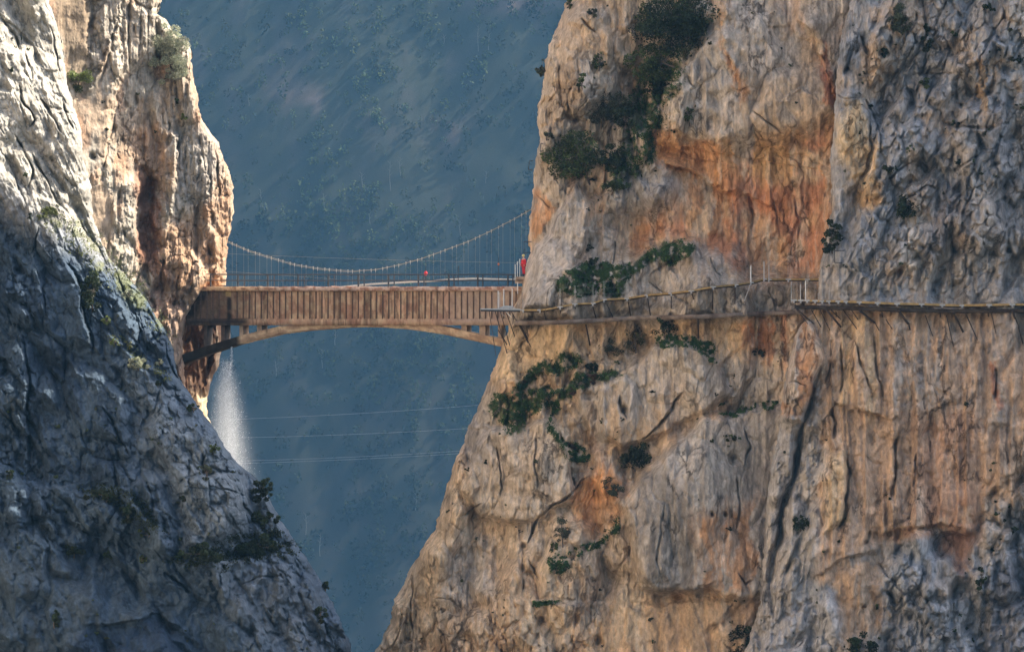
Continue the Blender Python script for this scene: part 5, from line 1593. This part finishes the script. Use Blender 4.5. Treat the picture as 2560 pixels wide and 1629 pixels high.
env = mth('MULTIPLY', mth('SMOOTH_MIN', mth('MULTIPLY', mth('SUBTRACT', tt_, 0.06), 4.0), 1.0, 0.2), mth('SUBTRACT', 1.02, mth('MULTIPLY', tt_, 0.62)))
den = mth('MULTIPLY', mth('MULTIPLY', fal, mth('MAXIMUM', env, 0.0)), mth('MULTIPLY', mth('POWER', nzm.outputs[0], 1.5), 2.2))
ml.new(mth('MULTIPLY', den, 0.8), pvm.inputs["Density"]); ml.new(pvm.outputs[0], mn["Material Output"].inputs["Volume"])
mo = loft("water_mist", [(570, 868, 14, 304.5, .5), (566, 905, 54, 304.5, 1.8), (566, 980, 84, 304.5, 2.8), (570, 1080, 112, 304.5, 3.7), (575, 1225, 140, 304.5, 4.6)], mm)
tag(mo, "soft white mist around the falling water", "mist", None, "stuff")
tag(link_mesh("water_spray", np_mesh("water_spray", vv3, ff3), mw), "bright veil of falling water drops leaking from the left end of the bridge", "waterfall", None, "stuff")

# ------------------------------------------------------------------ PLANTS on the rock
KINDS = {
    "dark": (C(.015, .026, .010), C(.020, .022, .007), .21), "green": (C(.042, .062, .020), C(.035, .04, .010), .21),
    "olive": (C(.19, .21, .145), C(.16, .15, .11), .17), "grey": (C(.042, .050, .028), C(.035, .034, .018), .14),
    "brown": (C(.10, .055, .04), C(.05, .03, .02), .15), "bright": (C(.085, .115, .03), C(.05, .05, .02), .15),
}


def crown_mesh(name, org, cen, rx, ry, rz, kind, seed, dens=1.0, leaf=None):
    r = np.random.default_rng(seed)
    base, var, ls = KINDS[kind]
    ls = leaf or ls
    area = math.pi * rx * rz
    K = int(max(6, min(70, 10 + area * 2.4)))
    d = r.normal(size=(K, 3)); d /= np.linalg.norm(d, axis=1)[:, None]
    cl = d * (r.random(K) ** 0.45)[:, None] * np.array([rx, ry, rz]) * 0.93
    cr = (0.15 + 0.24 * r.random(K)) * min(rx, rz) * (1.0 if K > 8 else 1.25)
    n = int(max(60, area * 430 * dens * (0.16 / ls) ** 2))
    w = cr ** 2; w = w / w.sum()
    ci = r.choice(K, n, p=w)
    q = r.normal(size=(n, 3)); q /= np.linalg.norm(q, axis=1)[:, None]
    p = cl[ci] + q * (cr[ci] * (0.45 + 0.62 * r.random(n) ** 0.6))[:, None] * np.array([1.05, 1.0, 0.85])
    p = p + np.array(cen) - np.array(org)
    v, f = leaf_quads(p, ls, r, 0.15)
    tone = 0.45 + 1.3 * r.random(K) ** 1.5 + 0.25 * np.clip(cl[:, 2] / rz, -1, 1)  # higher clumps paler: lit tops put into the leaf colour
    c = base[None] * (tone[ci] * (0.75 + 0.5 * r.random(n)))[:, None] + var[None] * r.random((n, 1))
    return np_mesh(name, v, f, np.repeat(c, 4, 0)), cl + np.array(cen), cr


def plant(u, v, w, h, which, kind, label, dens=1.0, base=None, name="shrub", trunk=True, lean=0.0, group=None, leaf=None):
    """shrub or small tree: crown centre and size in photograph pixels, rooted in the rock face"""
    if which == 'L1' and kind == 'dark': dens *= 1.9
    yb = y_of(which, u, min(v + h * 0.45, 1680)); yc = y_of(which, u, v)
    k = MPP * yc / 300
    rx, rz = w * k / 2, h * k / 2
    ry = min(rx, rz) * 0.85
    Yc = min(yc, yb) - ry * 0.55
    cen = Pv(u, v, Yc)
    if base is None: base = (u + lean * w, v + h * 0.5)
    root = Pv(base[0], base[1], y_of(which, base[0], base[1]) + 0.15)
    e = empty(name, tuple(root), label, "tree" if name.endswith("tree") else "shrub", group)
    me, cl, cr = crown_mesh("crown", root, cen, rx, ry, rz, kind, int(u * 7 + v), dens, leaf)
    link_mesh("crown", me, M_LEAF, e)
    if trunk:
        m = MB(root); rt = 0.035 + 0.022 * min(rx, rz)
        mid = root.lerp(cen, 0.5) + Vector((0.12 * rx * math.sin(u), -0.1, 0))
        top = cen + Vector((0.1 * rx, 0, 0.25 * rz))
        m.path([root, mid, cen, top], [rt * 1.3, rt, rt * .7, rt * .3], 6)
        for i in range(min(len(cl), 9)):
            c_ = Vector(cl[i]); s_ = mid.lerp(top, 0.15 + 0.1 * i % 0.9)
            m.path([s_, s_.lerp(c_, .55) + Vector((0, 0, -.05 * rz)), c_], [rt * .55, rt * .4, rt * .15], 5)
        m.build("trunk", M_BARK, e)
    return e


# --- on the right buttress
plant(1690, 50, 200, 165, "R1", "dark", "largest dark evergreen tree on the buttress, at the very top edge of the picture", 1.1, (1716, 150), "evergreen_tree")
plant(1748, 60, 80, 120, "R1", "dark", "blackish bush at the right flank of the topmost evergreen tree", 1.1)
plant(1635, 155, 140, 100, "R1", "green", "spreading green tree right below the topmost evergreen tree", 1.0, (1690, 170), "evergreen_tree")
plant(1618, 40, 80, 90, "R1", "green", "loose green branches at the left of the topmost evergreen tree", 0.7)
plant(1645, 217, 95, 46, "R1", "dark", "low dark bush in the gully between the two upper evergreen trees", 1.1)
plant(1525, 262, 138, 92, "R1", "grey", "open crowned grey green tree with bare stems, in the middle of the gully", 0.75, (1505, 325), "gully_tree")
plant(1560, 292, 70, 70, "R1", "dark", "dark bush leaning on the open crowned gully tree", 0.9)
plant(1440, 395, 150, 128, "R1", "green", "big round olive green tree low on the buttress, left of the gully", 1.0, (1475, 465), "evergreen_tree")
plant(1535, 392, 66, 92, "R1", "dark", "dense dark bush close beside the big round olive green tree", 1.2)
plant(1528, 465, 92, 50, "R1", "green", "spreading low bush beneath the big round tree", 0.7)
plant(1484, 32, 38, 30, "R1", "grey", "small grey shrub hanging from the rock at the top left of the buttress", 0.9)
plant(1424, 10, 20, 30, "R1", "green", "small green shrub on the upper corner of the buttress edge", 0.9)
plant(1354, 172, 30, 52, "R1", "grey", "shrub sticking out from the buttress edge against the blue haze", 1.0, (1366, 180))
plant(1716, 282, 36, 46, "R1", "green", "thin sparse sapling on the pale slab above the orange cracks", 0.45, (1728, 336))
plant(1690, 325, 50, 14, "R1", "grey", "flat grey tuft on the ledge at the foot of the sparse sapling", 0.8, None, "shrub", False)
plant(1368, 340, 46, 26, "R1", "grey", "two lobed dark shrub near the left edge above the big round tree", 0.8)
plant(1456, 205, 30, 46, "R1", "green", "narrow green bush in the crack left of the open crowned gully tree", 0.8)
plant(1497, 150, 44, 60, "R1", "green", "pale green creeping bush along the upper crack", 0.5)
plant(1478, 650, 40, 30, "R1", "dark", "dark round bush at the top of the grassy ledge above the boardwalk", 1.1)
plant(1470, 620, 44, 20, "R1", "grey", "wispy shrub in the crack above the dark round bush", 0.5)
plant(1584, 842, 66, 84, "R1", "grey", "see through twiggy bush right under the old concrete path", 0.5, (1590, 885))
plant(1662, 812, 66, 62, "R1", "dark", "dark airy bush hanging across the old concrete path", 0.6, (1660, 845))
plant(1520, 868, 80, 50, "R1", "grey", "grey green thicket below the old path, left of the twiggy bush", 0.5)
plant(1427, 890, 50, 30, "R1", "green", "flat topped green bush at the head of the lower ledge", 0.9)
plant(1480, 915, 60, 30, "R1", "dark", "black green bush in the nook behind the lower ledge", 1.1)
plant(1481, 944, 30, 34, "R1", "brown", "larger russet brown dead bush on the lower ledge", 1.0)
plant(1434, 976, 22, 24, "R1", "brown", "smaller russet brown dead bush on the lower ledge", 1.0)
plant(1450, 957, 52, 24, "R1", "dark", "dark cushion of shrub between the two russet bushes", 1.1)
plant(1582, 1138, 118, 74, "R1", "dark", "wide dark bush over the orange hollow left of the grey dome", 0.85, (1590, 1180))
plant(1532, 1216, 60, 52, "R1", "grey", "dusty bush in the orange hollow below the wide dark bush", 0.8, (1545, 1245))
plant(1404, 1326, 54, 66, "R1", "grey", "wind bent small tree on a bare stem in the lower buttress", 0.55, (1407, 1372), "small_tree")
plant(1382, 1364, 30, 26, "R1", "green", "little bush at the foot of the wind bent tree", 0.8)
plant(1505, 1052, 18, 18, "R1", "grey", "round grey tussock on the wall above the orange hollow", 1.0, None, "shrub", False)
plant(1873, 1606, 118, 86, "R1", "dark", "large dark bush at the bottom edge in front of the lower crack", 1.1)
plant(1800, 1010, 30, 10, "R1", "green", "thin green line of shrub on top of the grey dome", 1.0, None, "shrub", False)
plant(1905, 880, 90, 22, "R1", "grey", "straggling shrubs under the right end of the old path", 0.5, None, "shrub", False)
plant(1830, 1090, 46, 26, "R1", "green", "green patch of bush near the top of the grey dome", 0.6, None, "shrub", False)
# --- on the right wall
plant(2078, 592, 52, 96, "R2", "dark", "tall dark bush at the corner where the near wall meets the orange hollow", 1.0, (2082, 640))
plant(2256, 55, 64, 104, "R2", "grey", "upright grey green tree at the top of the right wall", 1.0, (2262, 110), "small_tree")
plant(2313, 88, 36, 86, "R2", "dark", "black green column of bush beside the upright grey green tree", 1.2)
plant(2210, 133, 26, 24, "R2", "dark", "black tuft in a hole left of the grey green tree", 1.2, None, "shrub", False)
plant(2388, 84, 26, 22, "R2", "green", "small round bush on pale blocks right of the tall column bush", 1.0, None, "shrub", False)
plant(2268, 508, 66, 84, "R2", "dark", "dark ivy like bush in the cleft above the pale scar", 1.0)
plant(2402, 307, 56, 18, "R2", "dark", "flat dark shrub on the ledge under the ochre streaks", 1.0, None, "shrub", False)
plant(2464, 330, 48, 15, "R2", "green", "thin ledge shrub right of the flat dark one", 1.0, None, "shrub", False)
plant(2398, 404, 38, 20, "R2", "dark", "small ledge shrub in the middle of the grey blocks", 1.0, None, "shrub", False)
plant(2270, 372, 36, 18, "R2", "green", "small green shrub beside the cream drapery rock", 0.9, None, "shrub", False)
plant(2226, 420, 50, 32, "R2", "dark", "ragged shrub at the lower right foot of the cream drapery rock", 0.7)
plant(2316, 205, 30, 32, "R2", "green", "round shrub in the joint below the grey green tree", 0.9, None, "shrub", False)
plant(2547, 148, 44, 20, "R2", "dark", "dark ledge bush at the right edge of the picture", 1.0, None, "shrub", False)
plant(2470, 20, 50, 24, "R2", "dark", "dark shrub on the upper blocks near the top right corner", 0.9, None, "shrub", False)
plant(2003, 1306, 44, 46, "R2", "dark", "lone round bush on the pale slanting slab right of the long crack", 1.0)
plant(2145, 1612, 96, 70, "R2", "dark", "dark bush at the bottom edge between pale boulder and grey rock", 1.1)
plant(2452, 1446, 30, 58, "R2", "dark", "upright dark bush in the lower right corner rocks", 1.0)
plant(2537, 1323, 22, 24, "R2", "dark", "small black bush at the right edge beside the red cave", 1.0, None, "shrub", False)
plant(2480, 1372, 20, 18, "R2", "dark", "small tuft right under the red cave's corner", 1.0, None, "shrub", False)
plant(2418, 1008, 18, 16, "R2", "dark", "small dark tuft halfway up the tan streaked wall", 1.0, None, "shrub", False)
# --- on the left cliffs
plant(424, 140, 90, 178, "L3", "olive", "tall silvery olive tree growing on the sunlit tower", 1.15, (430, 232), "olive_tree", leaf=.15)
plant(200, 197, 72, 64, "L3", "bright", "round yellow green bush in the notch between slab and tower", 1.1)
plant(460, 292, 20, 22, "L3", "bright", "small bright green tuft on the tower's shoulder", 1.0, None, "shrub", False)
plant(232, 730, 66, 104, "L1", "dark", "dark bush filling the shaded groove of the left slope", 0.9)
plant(268, 802, 32, 24, "L1", "bright", "yellow green bush at the lower end of the shaded groove", 1.0)
plant(322, 735, 34, 24, "L1", "olive", "pale silvery bush on the sunlit ridge of the left slope", 0.8)
plant(346, 906, 70, 42, "L1", "olive", "wide grey green bush on the bright rib of the left slope", 0.9)
plant(285, 855, 36, 20, "L1", "bright", "low bush at the upper end of the bright rib", 0.9)
plant(398, 905, 24, 18, "L1", "olive", "small bush at the right end of the bright rib", 0.9)
plant(657, 1224, 56, 70, "L1", "dark", "spiky dark bush leaning out of the slope's outline above the wide ones", 0.9, (645, 1250))
plant(660, 1298, 86, 52, "L1", "dark", "dark bush on the slope's outline just below the spiky one", 1.1)
plant(640, 1364, 150, 58, "L1", "dark", "broad blackish bush at the right end of the dark shelf", 1.2)
plant(505, 1388, 140, 62, "L1", "dark", "broad blackish bush at the left end of the dark shelf", 1.2)
plant(265, 1236, 120, 38, "L1", "dark", "long dark bush along the ledge above the pale boulder", 1.1)
plant(316, 1285, 60, 46, "L1", "dark", "dark bush right of the pale boulder", 1.1)
plant(372, 1330, 62, 24, "L1", "green", "low green bush below the dark bush by the pale boulder", 1.0)
plant(185, 1374, 52, 44, "L1", "dark", "dark bush in the hollow left below the pale boulder", 1.1)
plant(272, 1388, 42, 26, "L1", "dark", "small dark bush right of the hollow bush", 1.0)
plant(354, 1397, 32, 20, "L1", "green", "small green bush between hollow and dark shelf", 1.0)
plant(516, 1180, 46, 40, "L1", "grey", "faint grey bush under the slope's outline, high on the right", 0.8)
plant(460, 1242, 28, 24, "L1", "dark", "lone round tuft in the middle of the cracked grey face", 1.0)
plant(813, 1464, 22, 26, "L1", "dark", "tuft on the slope's outline near the bottom", 1.0)
plant(800, 1534, 40, 42, "L1", "dark", "bush near the slope's outline in the bottom corner of the gap", 0.9)
plant(136, 1548, 28, 48, "L1", "dark", "narrow dark bush in a hole at the lower left", 1.1)
plant(26, 1184, 34, 28, "L1", "dark", "dark tuft by the left border, beside the long crack", 1.0)
plant(536, 1120, 30, 40, "L1", "green", "green bush on the slope's outline beside the falling water", 1.0)
plant(484, 1020, 34, 24, "L1", "dark", "dark bush on the ridge under the sunlit rock foot", 1.0)
plant(395, 960, 30, 20, "L1", "dark", "dark cushion under the right end of the bright rib", 1.0)

# small tufts in the cracks: look-alikes, one mesh each, five variants
tv = []
for i in range(5):
    me, _, _ = crown_mesh("tuft", (0, 0, 0), (0, 0, 0), 0.20, 0.16, 0.16, ("dark", "green", "dark", "grey", "green")[i], 900 + i, 1.6, 0.09)
    me.materials.append(M_LEAF); tv.append(me)
r = np.random.default_rng(21)


def tufts(which, n, box, ok, label, group):
    done = 0
    while done < n:
        u = r.uniform(box[0], box[2]); v = r.uniform(box[1], box[3])
        if not ok(u, v) or vn(u / 60, v / 60, 71) < 0.5: continue
        y = y_of(which, u, v)
        o = bpy.data.objects.new("tuft", tv[int(r.integers(5))]); COL.objects.link(o)
        o.location = Pv(u, v, y - 0.06); s = r.uniform(0.5, 1.25) if r.random() < .85 else r.uniform(1.2, 1.8)
        o.scale = (s, s, s * r.uniform(.6, 1.0)); o.rotation_euler = (0, 0, r.uniform(0, 6.28))
        tag(o, label, "plant", group); done += 1


tufts("R1", 85, (900, 0, 2040, 1629), lambda u, v: R1E(v) + 12 < u < R2E(v) - 25 and not (600 < v < 850 and u > 1290) and not (300 < v < 700 and u > 1640),
      "small dark plant tuft in a crack of the right buttress", "plant tufts on the buttress")
tufts("R2", 70, (1880, 0, 2560, 1629), lambda u, v: u > R2E(v) + 14 and not (690 < v < 860) and not (860 < v < 1150 and u > 2080),
      "small dark plant tuft in a crack of the right wall", "plant tufts on the right wall")
tufts("L1", 70, (0, 0, 860, 1629), lambda u, v: u < L1E(v) - 6, "small dark plant tuft in a crack of the left slope", "plant tufts on the left slope")
tufts("L3", 12, (150, 60, 570, 700), lambda u, v: L1E(v) + 20 < u < L3E(v) - 14, "tiny green tuft on the sunlit tower", "plant tufts on the tower")


def grass(name, which, polys, n, label, kinds, gate_s):
    r = np.random.default_rng(len(label) + n)
    P0 = []; C0 = []; S0 = []
    for poly, soft, dens in polys:
        q = np.asarray(poly); a0 = q.min(0) - soft; a1 = q.max(0) + soft
        m_ = int(n * dens)
        u = r.uniform(a0[0], a1[0], m_).astype(np.float32); v = r.uniform(a0[1], a1[1], m_).astype(np.float32)
        Uw, Vw = warp(u[None], v[None], 26, 5)
        k = mask(Uw, Vw, poly, soft)[0] * sst(0.42, 0.55, fbm(u / 11, v / 11, gate_s, 4, 0.6))
        s_ = k > r.random(m_)
        u = u[s_]; v = v[s_]
        if not len(u): continue
        y = y_many(which, u, v) - 0.10 - 0.12 * r.random(len(u))
        kk = MPP * y / 300
        P0.append(np.stack([(u - 1280) * kk, y, (814.5 - v) * kk + .05], 1))
    p = np.concatenate(P0)
    v_, f_ = leaf_quads(p, 0.15, r, 0.2)
    base = C(.046, .092, .028)
    if kinds is not None: base = kinds
    c = base[None] * (0.5 + 1.0 * r.random((len(p), 1))) + C(.02, .022, .004) * r.random((len(p), 1))
    tag(link_mesh(name, np_mesh(name, v_, f_, np.repeat(c, 4, 0)), M_GRASS), label, "grass", None, "stuff")


grass("ledge_grass", "R1", [(LEDGE_A, 7, 1.0), (GRASS_UP, 7, 1.0), (GULLYVEG, 16, .6), (GRASS_C, 5, .35), (GRASS_D, 5, .2),
                            ([(1370, 1010), (1388, 1020), (1400, 1075), (1425, 1110), (1470, 1135), (1450, 1150), (1410, 1125), (1380, 1075)], 6, .3),
                            ([(1440, 1370), (1500, 1340), (1545, 1295), (1550, 1310), (1500, 1355), (1450, 1385)], 5, .2),
                            ([(1360, 1420), (1400, 1390), (1450, 1385), (1430, 1420), (1380, 1440)], 8, .15),
                            ([(1330, 1505), (1400, 1508), (1400, 1516), (1335, 1516)], 4, .08)], 60000,
      "green grass and low plants on the ledges of the right buttress", None, 23)
grass("slope_grass", "L1", [([(90, 530), (240, 580), (330, 690), (420, 800), (430, 850), (330, 760), (220, 660), (100, 560)], 16, .25),
                            ([(270, 845), (340, 885), (430, 930), (420, 945), (330, 905)], 8, .15), ([(95, 520), (140, 535), (140, 550), (100, 545)], 6, .08)], 60000,
      "dry yellow green grass on the sunlit ridge of the left slope", C(.11, .125, .045), 35)
grass("shelf_scrub", "L1", [([(420, 1400), (560, 1350), (700, 1320), (740, 1370), (640, 1400), (470, 1420)], 14, .4), ([(200, 1215), (330, 1215), (420, 1340), (360, 1320), (290, 1250)], 10, .3)], 60000,
      "dark low scrub on the shelves of the left slope", C(.012, .02, .009), 36)
# ------------------------------------------------------------------ HAZE: the blue air of the gorge
m = MB((0, 0, 0)); m.box((0, 1400, 100), 7600, 4200, 800)
hz = m.build("haze", None)
mh = bpy.data.materials.new("haze"); mh.use_nodes = True
hn = mh.node_tree.nodes; hn.remove(hn["Principled BSDF"])
pv = hn.new("ShaderNodeVolumePrincipled")
pv.inputs["Color"].default_value = (*HAZE_COLOR, 1); pv.inputs["Density"].default_value = HAZE_DENSITY; pv.inputs["Anisotropy"].default_value = 0.0
mh.node_tree.links.new(pv.outputs[0], hn["Material Output"].inputs["Volume"])
hz.data.materials.append(mh)
tag(hz, "thin blue haze filling the gorge", "haze", None, "stuff")
